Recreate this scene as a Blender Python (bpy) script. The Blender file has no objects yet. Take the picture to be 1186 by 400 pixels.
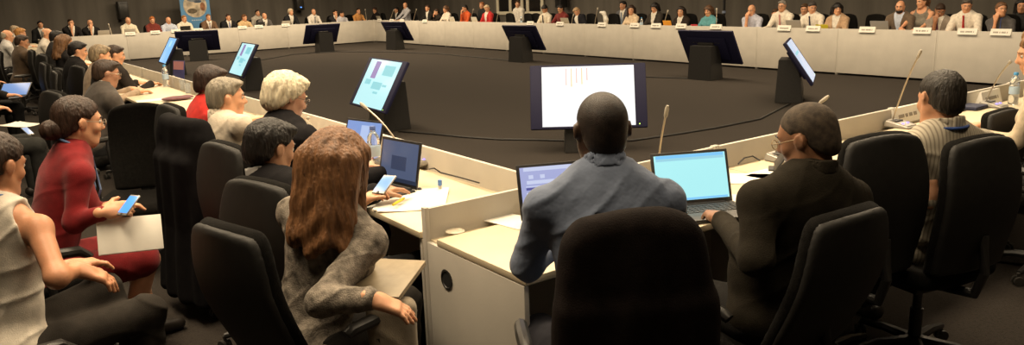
import bpy, bmesh, math, random
import numpy as np
from mathutils import Vector, Matrix

# ------------------------------------------------------------------ camera, world, light, exposure
SC = bpy.context.scene
COL = SC.collection
PITCH, ROLL, YAW, CAM_H, FPX = 0.2271, 0.0344, 0.6393, 1.6803, 900.0
_cp, _sp = math.cos(PITCH), math.sin(PITCH)
FWD = np.array([math.sin(YAW) * _cp, math.cos(YAW) * _cp, -_sp])
_rt = np.array([math.cos(YAW), -math.sin(YAW), 0.0])
_up = np.cross(_rt, FWD)
RGT = _rt * math.cos(ROLL) - _up * math.sin(ROLL)
UPV = _up * math.cos(ROLL) + _rt * math.sin(ROLL)
cd = bpy.data.cameras.new('camera')
cd.sensor_fit = 'HORIZONTAL'; cd.sensor_width = 36.0; cd.lens = FPX / 1186.0 * 36.0
cd.clip_start = 0.05; cd.clip_end = 200
cam = bpy.data.objects.new('camera', cd); COL.objects.link(cam)
M = Matrix(((RGT[0], UPV[0], -FWD[0], 0.0), (RGT[1], UPV[1], -FWD[1], 0.0), (RGT[2], UPV[2], -FWD[2], CAM_H), (0, 0, 0, 1)))
cam.matrix_world = M
SC.camera = cam
SC.view_settings.view_transform = 'Standard'
SC.view_settings.look = 'None'
SC.view_settings.exposure = 0.0
SC.view_settings.gamma = 1.0
SC.view_settings.use_curve_mapping = False

W = bpy.data.worlds.new('hall_ambient'); SC.world = W; W.use_nodes = True
W.node_tree.nodes['Background'].inputs[0].default_value = (1.0, 0.80, 0.58, 1)
W.node_tree.nodes['Background'].inputs[1].default_value = 0.075

def area(name, x, y, z, sx, sy, rz, power, col=(1.0, 0.79, 0.53), tx=0.0):
    l = bpy.data.lights.new(name, 'AREA'); l.shape = 'RECTANGLE'; l.size = sx; l.size_y = sy
    l.energy = power; l.color = col; l.spread = math.radians(165)
    o = bpy.data.objects.new(name, l); COL.objects.link(o)
    o.location = (x, y, z); o.rotation_euler = (tx, 0, rz)
    return o
LW = 1.0
area('ceiling_lamp', 5.6, 3.5, 4.5, 8.0, 0.8, -0.01, 380 * LW)
area('ceiling_lamp', 3.5, 8.0, 4.5, 0.8, 8.0, -0.02, 380 * LW)
area('ceiling_lamp', 3.4, 0.6, 4.5, 6.0, 0.8, -0.01, 80 * LW)
area('ceiling_lamp', 0.2, 4.6, 4.5, 0.8, 6.0, -0.02, 300 * LW)
area('ceiling_lamp', 0.6, 15.0, 4.5, 0.8, 9.0, -0.02, 220 * LW)
area('ceiling_lamp', 4.4, 19.0, 4.5, 0.9, 12.0, -0.02, 380 * LW)
area('ceiling_lamp', 11.3, 9.5, 4.5, 0.9, 11.0, -0.037, 560 * LW)
area('ceiling_lamp', 11.8, 21.0, 4.5, 0.9, 9.0, -0.037, 520 * LW)
area('ceiling_lamp', 8.0, 24.9, 4.5, 9.0, 0.9, 0.073, 500 * LW)

# ------------------------------------------------------------------ places: the ring of tables
def ray(px, py): return FWD + RGT * (px - 593) / FPX - UPV * (py - 200) / FPX
def at(px, py, z):                      # where the sight line meets the level z
    r = ray(px, py); t = (z - CAM_H) / r[2]
    return np.array([0, 0, CAM_H]) + t * r
def atd(px, py, d): return np.array([0, 0, CAM_H]) + d * ray(px, py)
def onl(px, py, P0, d, off):            # where it meets the upright plane along a table row
    n = np.array([d[1], -d[0]]); r = ray(px, py)
    P = np.array(P0) + n * off
    t = (P @ n) / (r[:2] @ n)
    return np.array([0, 0, CAM_H]) + t * r
PR, DR = (14.21, 27.75), (0.0369, 0.9993)      # right hand row
PF, DF = (14.21, 27.75), (0.9973, 0.0730)      # far row
PL, DL = (2.20, 2.65), (0.0234, 0.9997)        # left row (inner face)
PN, DN = (1.51, 2.659), (0.9999, -0.0127)      # near row (inner face)
def onR(px, py, off=.85): return onl(px, py, PR, DR, off)
def onF(px, py, off=.85): return onl(px, py, PF, DF, -off)

# ------------------------------------------------------------------ materials
_M = {}
def nt(m): return m.node_tree.nodes, m.node_tree.links
def mat(name, col, rough=0.6, metal=0.0, noise=0.0, nscale=30.0, bump=0.0, bscale=200.0, sheen=0.0, spec=0.5, stretch=None, emit=None, estr=0.0, trans=0.0, sss=0.0):
    if name in _M: return _M[name]
    m = bpy.data.materials.new(name); m.use_nodes = True
    N, L = nt(m); b = N['Principled BSDF']
    b.inputs['Base Color'].default_value = (*col, 1); b.inputs['Roughness'].default_value = rough
    b.inputs['Metallic'].default_value = metal; b.inputs['Specular IOR Level'].default_value = spec
    if sheen: b.inputs['Sheen Weight'].default_value = sheen
    if trans: b.inputs['Transmission Weight'].default_value = trans
    if sss:
        b.inputs['Subsurface Weight'].default_value = sss; b.inputs['Subsurface Radius'].default_value = (.012, .005, .003)
    if emit: b.inputs['Emission Color'].default_value = (*emit, 1); b.inputs['Emission Strength'].default_value = estr
    tc = N.new('ShaderNodeTexCoord'); mp = N.new('ShaderNodeMapping'); L.new(tc.outputs['Object'], mp.inputs[0])
    if stretch: mp.inputs['Scale'].default_value = stretch
    if noise:
        n = N.new('ShaderNodeTexNoise'); n.inputs['Scale'].default_value = nscale; n.inputs['Detail'].default_value = 5
        L.new(mp.outputs[0], n.inputs['Vector'])
        r = N.new('ShaderNodeValToRGB'); r.color_ramp.elements[0].position = .3; r.color_ramp.elements[1].position = .7
        r.color_ramp.elements[0].color = (*[c * (1 - noise) for c in col], 1)
        r.color_ramp.elements[1].color = (*[min(1, c * (1 + noise)) for c in col], 1)
        L.new(n.outputs[0], r.inputs[0]); L.new(r.outputs[0], b.inputs['Base Color'])
    if bump:
        n2 = N.new('ShaderNodeTexNoise'); n2.inputs['Scale'].default_value = bscale; n2.inputs['Detail'].default_value = 3
        L.new(mp.outputs[0], n2.inputs['Vector'])
        bp = N.new('ShaderNodeBump'); bp.inputs['Strength'].default_value = bump; bp.inputs['Distance'].default_value = .01
        L.new(n2.outputs[0], bp.inputs['Height']); L.new(bp.outputs[0], b.inputs['Normal'])
    _M[name] = m
    return m
def cloth(col, noise=.18, nscale=25.0, rough=.85): return mat('cloth_%d_%d_%d_%d' % (*[int(c * 999) for c in col], int(noise * 100)), col, rough, noise=noise, nscale=nscale, bump=.25, bscale=260, sheen=.1 if max(col) > .05 else 0.0, spec=.25 if max(col) > .05 else .08)
def wrinkled(col): return mat('wrinkled_%d_%d_%d' % tuple(int(c * 999) for c in col), col, .8, noise=.10, nscale=9, bump=.9, bscale=13, sheen=.1, spec=.25)
def skinm(col): return mat('skin_%d_%d_%d' % tuple(int(c * 999) for c in col), col, .48, noise=.10, nscale=18, bump=.06, bscale=160, spec=.4, sss=.12)
def buzzm(col): return mat('cropped_hair_%d_%d_%d' % tuple(int(c * 999) for c in col), col, .5 if col[0] < .04 else .8, noise=.5, nscale=45, bump=.3, bscale=400, spec=.4)
def hairm(col): return mat('hair_%d_%d_%d' % tuple(int(c * 999) for c in col), col, .5, noise=.45, nscale=55, bump=.6, bscale=120, stretch=(1, 1, .16), spec=.4)
def stripes(name, c1, c2, scale, axis='X', thin=.2):
    if name in _M: return _M[name]
    m = bpy.data.materials.new(name); m.use_nodes = True; N, L = nt(m); b = N['Principled BSDF']
    b.inputs['Roughness'].default_value = .85; b.inputs['Specular IOR Level'].default_value = .2
    tc = N.new('ShaderNodeTexCoord'); w = N.new('ShaderNodeTexWave'); w.bands_direction = axis; w.inputs['Scale'].default_value = scale
    w.inputs['Distortion'].default_value = .6; w.inputs['Detail'].default_value = 1
    L.new(tc.outputs['Object'], w.inputs['Vector'])
    r = N.new('ShaderNodeValToRGB'); r.color_ramp.elements[0].position = 0; r.color_ramp.elements[1].position = thin
    r.color_ramp.elements[0].color = (*c2, 1); r.color_ramp.elements[1].color = (*c1, 1)
    L.new(w.outputs[0], r.inputs[0]); L.new(r.outputs[0], b.inputs['Base Color'])
    _M[name] = m
    return m
def glow(name, col, s):
    if name in _M: return _M[name]
    m = bpy.data.materials.new(name); m.use_nodes = True; N, L = nt(m); b = N['Principled BSDF']
    b.inputs['Base Color'].default_value = (*[c * .1 for c in col], 1); b.inputs['Roughness'].default_value = .3
    b.inputs['Emission Color'].default_value = (*col, 1); b.inputs['Emission Strength'].default_value = s
    _M[name] = m
    return m
BLACKP = mat('black_plastic', (.018, .017, .016), .42, noise=.2, nscale=40)
SATIN = mat('dark_grey_plastic', (.030, .028, .025), .38, noise=.15, nscale=40)
CHAIRF = mat('black_chair_fabric', (.0075, .0068, .0058), .95, noise=.35, nscale=60, bump=.4, bscale=420, sheen=.03, spec=.08)
STEEL = mat('chrome_steel', (.55, .52, .48), .28, metal=1.0)
LAM = mat('cream_laminate', (.62, .53, .37), .42, noise=.05, nscale=6, bump=.03, bscale=90)
LAMP_ = mat('cream_panel_board', (.54, .505, .44), .55, noise=.06, nscale=4, bump=.04, bscale=120)
WHITEP = mat('white_plastic', (.70, .67, .60), .4, noise=.04, nscale=20)
PAPER = mat('white_paper', (.80, .77, .69), .8, noise=.04, nscale=12)
INK = mat('grey_print', (.12, .11, .10), .8)
DARKIN = mat('dark_interior', (.006, .006, .006), .9)

# ------------------------------------------------------------------ object helpers
def empty(name, loc=(0, 0, 0), rz=0.0):
    o = bpy.data.objects.new(name, None); COL.objects.link(o); o.empty_display_size = .1
    o.location = loc; o.rotation_euler = (0, 0, rz); return o
def tag(o, label=None, cat=None, group=None, kind=None):
    if label: o['label'] = label
    if cat: o['category'] = cat
    if group: o['group'] = group
    if kind: o['kind'] = kind
    return o
def thing(name, label, cat, loc=(0, 0, 0), rz=0.0, group=None): return tag(empty(name, loc, rz), label, cat, group)
def link(name, me, m, parent=None, label=None):
    o = bpy.data.objects.new(name, me); COL.objects.link(o)
    if m is not None and len(me.materials) == 0: me.materials.append(m)
    if parent is not None: o.parent = parent
    if label: o['label'] = label
    return o
def copy_tree(o, parent=None):
    c = o.copy(); COL.objects.link(c); c.parent = parent
    for ch in o.children: copy_tree(ch, c)
    return c

class MB:                                # collects shapes and links them as one mesh
    def __init__(s): s.bm = bmesh.new()
    def box(s, lo, hi, bev=.004, T=None, seg=2):
        r = bmesh.ops.create_cube(s.bm, size=1.0); vs = r['verts']
        c = [(a + b) / 2 for a, b in zip(lo, hi)]; d = [max(abs(b - a), 1e-4) for a, b in zip(lo, hi)]
        for v in vs: v.co = Vector((v.co.x * d[0] + c[0], v.co.y * d[1] + c[1], v.co.z * d[2] + c[2]))
        if bev:
            es = list({e for v in vs for e in v.link_edges})
            g = bmesh.ops.bevel(s.bm, geom=es, offset=min(bev, min(d) * .45), segments=seg, affect='EDGES', profile=.5)
            vs = list({v for f in g['faces'] for v in f.verts} | {v for v in vs if v.is_valid})
        if T is not None: bmesh.ops.transform(s.bm, matrix=T, verts=vs)
        return s
    def tube(s, pts, rad, n=10, cap=True):
        pts = [Vector(p) for p in pts]; rads = rad if isinstance(rad, (list, tuple)) else [rad] * len(pts)
        rings = []; up = Vector((0.123, .05, 1)).normalized()
        for i, p in enumerate(pts):
            t = (pts[min(i + 1, len(pts) - 1)] - pts[max(i - 1, 0)]).normalized()
            a = t.cross(up)
            if a.length < 1e-3: a = t.cross(Vector((1, 0, 0)))
            a.normalize(); b = t.cross(a).normalized(); up = -b if False else up
            rings.append([s.bm.verts.new(p + (a * math.cos(2 * math.pi * k / n) + b * math.sin(2 * math.pi * k / n)) * rads[i]) for k in range(n)])
        for r0, r1 in zip(rings, rings[1:]):
            for k in range(n): s.bm.faces.new((r0[k], r0[(k + 1) % n], r1[(k + 1) % n], r1[k]))
        if cap:
            s.bm.faces.new(rings[0][::-1]); s.bm.faces.new(rings[-1])
        return s
    def lathe(s, prof, n=20, T=None):       # profile of (radius, z)
        rings = []; vs = []
        for r, z in prof:
            ring = [s.bm.verts.new((r * math.cos(2 * math.pi * k / n), r * math.sin(2 * math.pi * k / n), z)) for k in range(n)]
            rings.append(ring); vs += ring
        for r0, r1 in zip(rings, rings[1:]):
            for k in range(n): s.bm.faces.new((r0[k], r0[(k + 1) % n], r1[(k + 1) % n], r1[k]))
        s.bm.faces.new(rings[0][::-1]); s.bm.faces.new(rings[-1])
        if T is not None: bmesh.ops.transform(s.bm, matrix=T, verts=vs)
        return s
    def poly(s, pts, thick):                # a flat outline in x,y given a thickness in z
        a = [s.bm.verts.new((x, y, 0)) for x, y in pts]; b = [s.bm.verts.new((x, y, thick)) for x, y in pts]
        n = len(pts)
        for k in range(n): s.bm.faces.new((a[k], a[(k + 1) % n], b[(k + 1) % n], b[k]))
        s.bm.faces.new(a[::-1]); s.bm.faces.new(b); return s
    def build(s, name, m, parent=None, label=None, smooth=True):
        bmesh.ops.recalc_face_normals(s.bm, faces=s.bm.faces[:])
        me = bpy.data.meshes.new(name); s.bm.to_mesh(me); s.bm.free()
        if smooth:
            me.polygons.foreach_set('use_smooth', [True] * len(me.polygons))
            me.set_sharp_from_angle(angle=math.radians(35))
        return link(name, me, m, parent, label)

# ------------------------------------------------------------------ soft shapes: distance fields meshed by surface nets
f32 = np.float32
def smin(a, b, k):
    if k <= 0: return np.minimum(a, b)
    h = np.maximum(k - np.abs(a - b), 0) / k
    return np.minimum(a, b) - h * h * (k * .25)
def rc(a, b, r1, r2):
    a = np.array(a, f32); b = np.array(b, f32); ba = b - a; L2 = max(float(ba @ ba), 1e-9)
    def fn(x, y, z):
        t = np.clip(((x - a[0]) * ba[0] + (y - a[1]) * ba[1] + (z - a[2]) * ba[2]) / f32(L2), 0, 1)
        return np.sqrt((x - a[0] - t * ba[0]) ** 2 + (y - a[1] - t * ba[1]) ** 2 + (z - a[2] - t * ba[2]) ** 2) - (f32(r1) + t * f32(r2 - r1))
    r = max(r1, r2)
    return fn, np.minimum(a, b) - r, np.maximum(a, b) + r
def ell(c, r, R=None):
    c = np.array(c, f32); r = np.array(r, f32); Rm = np.eye(3, dtype=f32) if R is None else np.array(R, f32)
    def fn(x, y, z):
        dx, dy, dz = x - c[0], y - c[1], z - c[2]
        q = [(dx * Rm[0, i] + dy * Rm[1, i] + dz * Rm[2, i]) / r[i] for i in range(3)]
        k0 = np.sqrt(q[0] ** 2 + q[1] ** 2 + q[2] ** 2)
        k1 = np.sqrt((q[0] / r[0]) ** 2 + (q[1] / r[1]) ** 2 + (q[2] / r[2]) ** 2) + f32(1e-6)
        return k0 * (k0 - 1) / k1
    ext = np.sqrt(((Rm * r[None, :]) ** 2).sum(1))
    return fn, c - ext, c + ext
def rbox(c, half, rnd, R=None, warp=None):
    c = np.array(c, f32); hf = np.array(half, f32) - f32(rnd); Rm = np.eye(3, dtype=f32) if R is None else np.array(R, f32)
    def fn(x, y, z):
        dx, dy, dz = x - c[0], y - c[1], z - c[2]
        q = [dx * Rm[0, i] + dy * Rm[1, i] + dz * Rm[2, i] for i in range(3)]
        if warp: q = warp(*q)
        q = [np.abs(q[i]) - hf[i] for i in range(3)]
        return np.sqrt(sum(np.maximum(v, 0) ** 2 for v in q)) + np.minimum(np.maximum(q[0], np.maximum(q[1], q[2])), 0) - f32(rnd)
    e = np.array(half); ext = (np.abs(Rm) * e[None, :]).sum(1) + (.06 if warp else 0)
    return fn, c - ext, c + ext
class Fld:
    def __init__(s, h): s.h = h; s.p = []; s.post = []
    def add(s, prim, k=0.0): s.p.append((prim, k)); return s
    def cut(s, fn, k=0.0): s.post.append(('c', fn, k)); return s      # keep where fn<0
    def disp(s, fn): s.post.append(('d', fn, 0)); return s
    def mesh(s, name):
        h = s.h
        lo = np.min([p[0][1] for p in s.p], 0) - 3 * h; hi = np.max([p[0][2] for p in s.p], 0) + 3 * h
        n = np.ceil((hi - lo) / h).astype(int) + 1
        ax = [(lo[i] + h * np.arange(n[i])).astype(f32) for i in range(3)]
        D = np.full(n, 1.0, f32)
        for (fn, l, u), k in s.p:
            m = 2.5 * h + k
            i0 = np.maximum(np.floor((l - m - lo) / h).astype(int), 0); i1 = np.minimum(np.ceil((u + m - lo) / h).astype(int) + 1, n)
            sl = tuple(slice(a, b) for a, b in zip(i0, i1))
            g = [ax[0][sl[0]][:, None, None], ax[1][sl[1]][None, :, None], ax[2][sl[2]][None, None, :]]
            D[sl] = smin(D[sl], fn(*g), f32(k))
        g = [ax[0][:, None, None], ax[1][None, :, None], ax[2][None, None, :]]
        for op, fn, k in s.post:
            v = fn(*g)
            D = (D + v).astype(f32) if op == 'd' else -smin(-D, -v, f32(k))
        D[0] = 1; D[-1] = 1; D[:, 0] = 1; D[:, -1] = 1; D[:, :, 0] = 1; D[:, :, -1] = 1
        return nets(name, D, lo, h)
def nets(name, D, lo, h):
    S = D < 0
    c = np.zeros(np.array(D.shape) - 1, np.int8)
    for i in (0, 1):
        for j in (0, 1):
            for k in (0, 1): c += S[i:D.shape[0] - 1 + i, j:D.shape[1] - 1 + j, k:D.shape[2] - 1 + k]
    idx = np.argwhere((c > 0) & (c < 8))
    P = np.zeros((len(idx), 3)); cnt = np.zeros(len(idx))
    I, J, K = idx.T
    cor = {(i, j, k): D[I + i, J + j, K + k].astype(float) for i in (0, 1) for j in (0, 1) for k in (0, 1)}
    for a in range(3):
        for u in (0, 1):
            for v in (0, 1):
                p0 = [0, 0, 0]; o = [x for x in range(3) if x != a]; p0[o[0]] = u; p0[o[1]] = v; p1 = list(p0); p1[a] = 1
                d0 = cor[tuple(p0)]; d1 = cor[tuple(p1)]; m = (d0 < 0) != (d1 < 0)
                t = np.where(m, d0 / np.where(m, d0 - d1, 1), 0)
                for q in range(3): P[:, q] += m * (p0[q] + (t if q == a else 0))
                cnt += m
    V = lo + h * (idx + P / cnt[:, None])
    vid = np.full(c.shape, -1, np.int32); vid[I, J, K] = np.arange(len(idx))
    quads = []
    for a in range(3):
        o = [x for x in range(3) if x != a]
        s0 = [slice(None)] * 3; s1 = [slice(None)] * 3; s0[a] = slice(0, -1); s1[a] = slice(1, None)
        A = S[tuple(s0)]; B = S[tuple(s1)]
        e = np.argwhere(A != B)
        sg = A[tuple(e.T)]
        def cell(du, dv):
            q = e.copy(); q[:, o[0]] -= du; q[:, o[1]] -= dv; return vid[tuple(q.T)]
        Q = np.stack([cell(1, 1), cell(0, 1), cell(0, 0), cell(1, 0)], 1)
        flip = ~sg if a != 1 else sg
        Q[flip] = Q[flip][:, ::-1]
        quads.append(Q)
    Q = np.concatenate(quads); Q = Q[(Q >= 0).all(1)]
    me = bpy.data.meshes.new(name)
    me.vertices.add(len(V)); me.vertices.foreach_set('co', V.astype(f32).ravel())
    me.loops.add(Q.size); me.loops.foreach_set('vertex_index', Q.astype(np.int32).ravel())
    me.polygons.add(len(Q)); me.polygons.foreach_set('loop_start', np.arange(0, Q.size, 4, dtype=np.int32))
    me.polygons.foreach_set('use_smooth', np.ones(len(Q), bool))
    me.update(calc_edges=True)
    return me

# ------------------------------------------------------------------ people
SK_W = (.70, .36, .205); SK_T = (.56, .28, .155); SK_B = (.33, .17, .10); SK_D = (.075, .042, .03)
H_BLK = (.012, .009, .008); H_DBR = (.035, .02, .012); H_BR = (.09, .05, .025); H_GRY = (.26, .24, .21); H_WHT = (.62, .55, .44); H_RED = (.36, .12, .035); H_DGR = (.09, .08, .07)
def rotz(a): c, s = math.cos(a), math.sin(a); return np.array([[c, -s, 0], [s, c, 0], [0, 0, 1.]])
def rotx(a): c, s = math.cos(a), math.sin(a); return np.array([[1, 0, 0], [0, c, -s], [0, s, c.real]])
def roty(a): c, s = math.cos(a), math.sin(a); return np.array([[c, 0, s], [0, 1, 0], [-s, 0, c]])
def nrm(v): v = np.array(v, float); return v / max(np.linalg.norm(v), 1e-9)
def ik(s, w, l1, l2, pole):
    s = np.array(s, float); w = np.array(w, float); d = w - s; L = np.linalg.norm(d)
    if L > (l1 + l2) * .985:
        w = s + d * (l1 + l2) * .985 / L; d = w - s; L = np.linalg.norm(d)
    u = d / L; a = (l1 * l1 - l2 * l2 + L * L) / (2 * L); h = math.sqrt(max(l1 * l1 - a * a, 0))
    p = np.array(pole, float); p = nrm(p - u * (p @ u))
    return s + u * a + p * h, w

class Head:
    def __init__(s, o, R, sc=1.0): s.o = np.array(o, float); s.R = R; s.sc = sc
    def P(s, x, y, z): return s.o + s.R @ (np.array([x, y, z]) * s.sc)
    def ell(s, c, r, R=None): return ell(s.P(*c), np.array(r) * s.sc, s.R if R is None else s.R @ R)
    def rc(s, a, b, r1, r2): return rc(s.P(*a), s.P(*b), r1 * s.sc, r2 * s.sc)
    def loc(s, x, y, z):
        d = [x - f32(s.o[0]), y - f32(s.o[1]), z - f32(s.o[2])]
        return [sum(d[j] * f32(s.R[j, i]) for j in range(3)) / f32(s.sc) for i in range(3)]

def head_shape(F, H, fine, jaw=1.0):
    F.add(H.ell((0, -.016, .030), (.0745, .096, .084)), .02)
    F.add(H.ell((0, .026, -.030), (.060 * jaw, .066, .080)), .035)
    F.add(H.ell((0, .052, -.088), (.030 * jaw, .030, .024)), .03)
    for sx in (-1, 1): F.add(H.rc((sx * .056 * jaw, -.005, -.045), (sx * .022, .055, -.092), .018, .018), .03)
    F.add(H.ell((0, .068, .028), (.048, .02, .013)), .02)
    F.add(H.rc((0, .083, .018), (0, .104, -.020), .008, .0125), .012)
    for sx in (-1, 1):
        F.add(H.ell((sx * .012, .094, -.024), (.009, .010, .007)), .008)
        F.add(H.ell((sx * .040, .058, -.022), (.022, .018, .018)), .02)
        F.add(H.ell((sx * .078, -.008, -.004), (.009, .020, .031), roty(sx * .22) @ rotx(.2)), .006)
        if fine: F.add(H.ell((sx * .083, -.013, .0), (.006, .019, .028), rotz(sx * .5)), .004)
    F.add(H.ell((0, .087, -.052), (.022, .010, .0065)), .008)
    F.add(H.ell((0, .085, -.064), (.019, .010, .0065)), .007)
    e = [H.ell((sx * .031, .090, .010), (.019, .013, .011)) for sx in (-1, 1)]
    for p in e: F.post.append(('c', (lambda q: (lambda x, y, z: -q(x, y, z)))(p[0]), .012))

def hair_shape(H, style, h, rnd):
    F = Fld(h); th = {'buzz': .003, 'short': .009, 'full': .015, 'thick': .024, 'bald_ring': .006}.get(style, .013)
    F.add(H.ell((0, -.018, .032), (.0745 + th, .096 + th, .084 + th)), .02)
    F.add(H.ell((0, -.050, -.030), (.060 + th * .6, .055 + th, .065)), .03)
    cutp = (-.73, .68, -.002)
    if style in ('full', 'thick', 'short'):
        F.add(H.ell((.02, .045, .085 + th * .5), (.05, .045, .022)), .025)
    if style in ('bald_ring',): pass
    ny, nz, c0 = cutp
    drop = {'buzz': .0, 'bob': -.03}.get(style, 0.0)
    def face(x, y, z):
        q = H.loc(x, y, z)
        a = -(ny * q[1] + nz * q[2] - c0 - drop)                          # behind the hairline
        ear = .055 - np.sqrt((np.abs(q[0]) - .095) ** 2 + (q[1] + .0) ** 2 + ((q[2] + .004)) ** 2) * 1.45
        return np.maximum(a, ear if style in ('buzz', 'short', 'full', 'bald_ring', 'bun') else a) * f32(H.sc)
    F.cut(face, .012)
    if style == 'bald_ring':
        F.cut(lambda x, y, z: (H.loc(x, y, z)[2] - .030 + .35 * H.loc(x, y, z)[1]) * f32(H.sc), .015)
    if style == 'buzz':
        pass
    n1 = rnd.uniform(0, 6)
    amp = {'buzz': .0, 'bald_ring': .0007, 'short': .0016, 'full': .0022, 'thick': .003}.get(style, .0024)
    def strands(x, y, z):
        q = H.loc(x, y, z); a = np.arctan2(q[0], -(q[1] + .01))
        return (amp * np.sin(23 * a + 14 * q[2] + 3 * np.sin(20 * q[2] + 3 * a) + n1) + amp * .7 * np.sin(52 * a - 30 * q[2] + 50 * q[1] + n1)).astype(f32)
    F.disp(strands)
    G = None
    if style in ('long', 'bob', 'curls', 'bun', 'ponytail'):
        G = Fld(h)
        if style == 'bun':
            G.add(H.ell((0, -.135, -.045), (.040, .036, .042)), .01); G.add(H.ell((0, -.09, -.035), (.055, .05, .05)), .03)
        elif style == 'ponytail':
            G.add(H.rc((0, -.11, .02), (0, -.15, -.02), .03, .036), .02); G.add(H.rc((0, -.15, -.02), (0, -.13, -.17), .036, .02), .02)
        else:
            ln = {'long': -.25, 'bob': -.12, 'curls': -.02}[style]; w = {'long': .095, 'bob': .088, 'curls': .09}[style]
            G.add(H.ell((0, -.028, .030), (w, .118, .104)), .02)
            if style != 'curls':
                for sx in (-.080, -.055, -.03, 0, .03, .055, .080):
                    by = -.055 if abs(sx) > .06 else -.10
                    G.add(H.rc((sx, by, .02), (sx * 1.25 + .006 * math.sin(9 * sx), by - .02, ln + .25 * abs(sx) + rnd.uniform(-.02, .02)), .042, .026), .03)
                for sx in (-1, 1): G.add(H.rc((sx * .075, .01, .05), (sx * .092, .005, ln * .8), .028, .016), .03)
            else:
                for i in range(34):
                    u = rnd.uniform(-.2, 1); t = rnd.uniform(0, 6.28); r = math.sqrt(max(0, 1 - u * u)); y = r * math.sin(t)
                    if y > .65: continue
                    G.add(H.ell((.092 * r * math.cos(t), -.02 + .115 * y, .035 + .10 * u), (.026, .026, .026)), .012)
        if style in ('long', 'bob', 'curls'):
            def fc(x, y, z):
                q = H.loc(x, y, z)
                return np.minimum(np.maximum(q[1] - .02, 0 * q[1] - 1), q[1] * .8 - q[2] * .9 - .0) * f32(H.sc) if style != 'curls' else (q[1] * .73 - q[2] * .68 - .012) * f32(H.sc)
            G.cut(fc, .015)
        G.disp(strands)
        if style in ('long', 'bob'): G.disp(lambda x, y, z: (.0065 * np.sin(58 * H.loc(x, y, z)[2] + 2.5 * np.sin(24 * H.loc(x, y, z)[0] + n1) + n1) * np.clip(.08 - 2.2 * H.loc(x, y, z)[2], 0, 1)).astype(f32))
    return F, G

def hand_shape(F, w, d, up, side, curl=.35, sc=1.0, spread=.06, thumb_curl=.3, fine=True):
    """wrist point, direction to the fingertips, back-of-hand normal, side = +1 when the thumb lies towards +lat"""
    d = nrm(d); up = np.array(up, float); up = nrm(up - d * (up @ d)); lat = nrm(np.cross(d, up)) * side
    R = np.stack([lat, d, up], 1); g = 0 if fine else .0022
    P = lambda a, b, c: np.array(w, float) + (lat * a + d * b + up * c) * sc
    F.add(rc(np.array(w) - d * .02, P(0, .03, 0), .026 * sc, .024 * sc), .02)
    F.add(rbox(P(0, .055, 0), np.array([.040, .045, .0145]) * sc, .013 * sc, R), .02)
    for i, (lx, L) in enumerate(((.030, .070), (.0105, .078), (-.0095, .072), (-.029, .056))):
        a0 = curl * .55 + .03 * i; b = P(lx, .092 - .004 * abs(i - 1), 0); dd = d + lat * (spread * (1.5 - i) / 1.5)
        d1 = nrm(dd * math.cos(a0) - up * math.sin(a0)); a1 = a0 + curl * 1.1; d2 = nrm(dd * math.cos(a1) - up * math.sin(a1))
        m = b + d1 * L * .52 * sc; e = m + d2 * L * .50 * sc
        F.add(rc(b, m, (.0098 + g) * sc, (.0090 + g) * sc), .003); F.add(rc(m, e, (.0090 + g) * sc, (.0078 + g) * sc), .002)
    tb = P(.034, .030, -.004); t1 = nrm(lat * .75 + d * .75 - up * .25); tm = tb + t1 * .036 * sc
    t2 = nrm(lat * (.55 - thumb_curl) + d * .9 - up * .35); te = tm + t2 * .032 * sc
    F.add(rc(P(.02, .012, -.002), tb, .016 * sc, .0145 * sc), .014); F.add(rc(tb, tm, (.0125 + g) * sc, (.0110 + g) * sc), .006); F.add(rc(tm, te, (.0108 + g) * sc, (.0090 + g) * sc), .002)

def folds(amp, s=1.0, ph=0.0):
    def rid(v): return (1 - np.abs(np.sin(v))) ** 3
    def fn(x, y, z):
        w = 1.3 * np.sin(9 * s * x + 6 * y + ph) + .9 * np.sin(13 * s * z - 5 * x + 1.7 * ph)
        a = rid(19 * s * z + 10 * s * x * np.sign(np.sin(ph + 1)) + 5 * y + w) * (.35 + .65 * np.sin(6 * x + 8 * z + ph) ** 2)
        b = rid(17 * s * x - 15 * s * z + 9 * y + 1.4 * w + ph) * (.35 + .65 * np.cos(7 * z - 5 * x + 2 * ph) ** 2)
        return (amp * (1.1 - 1.5 * a - 1.3 * b)).astype(f32)
    return fn

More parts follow.
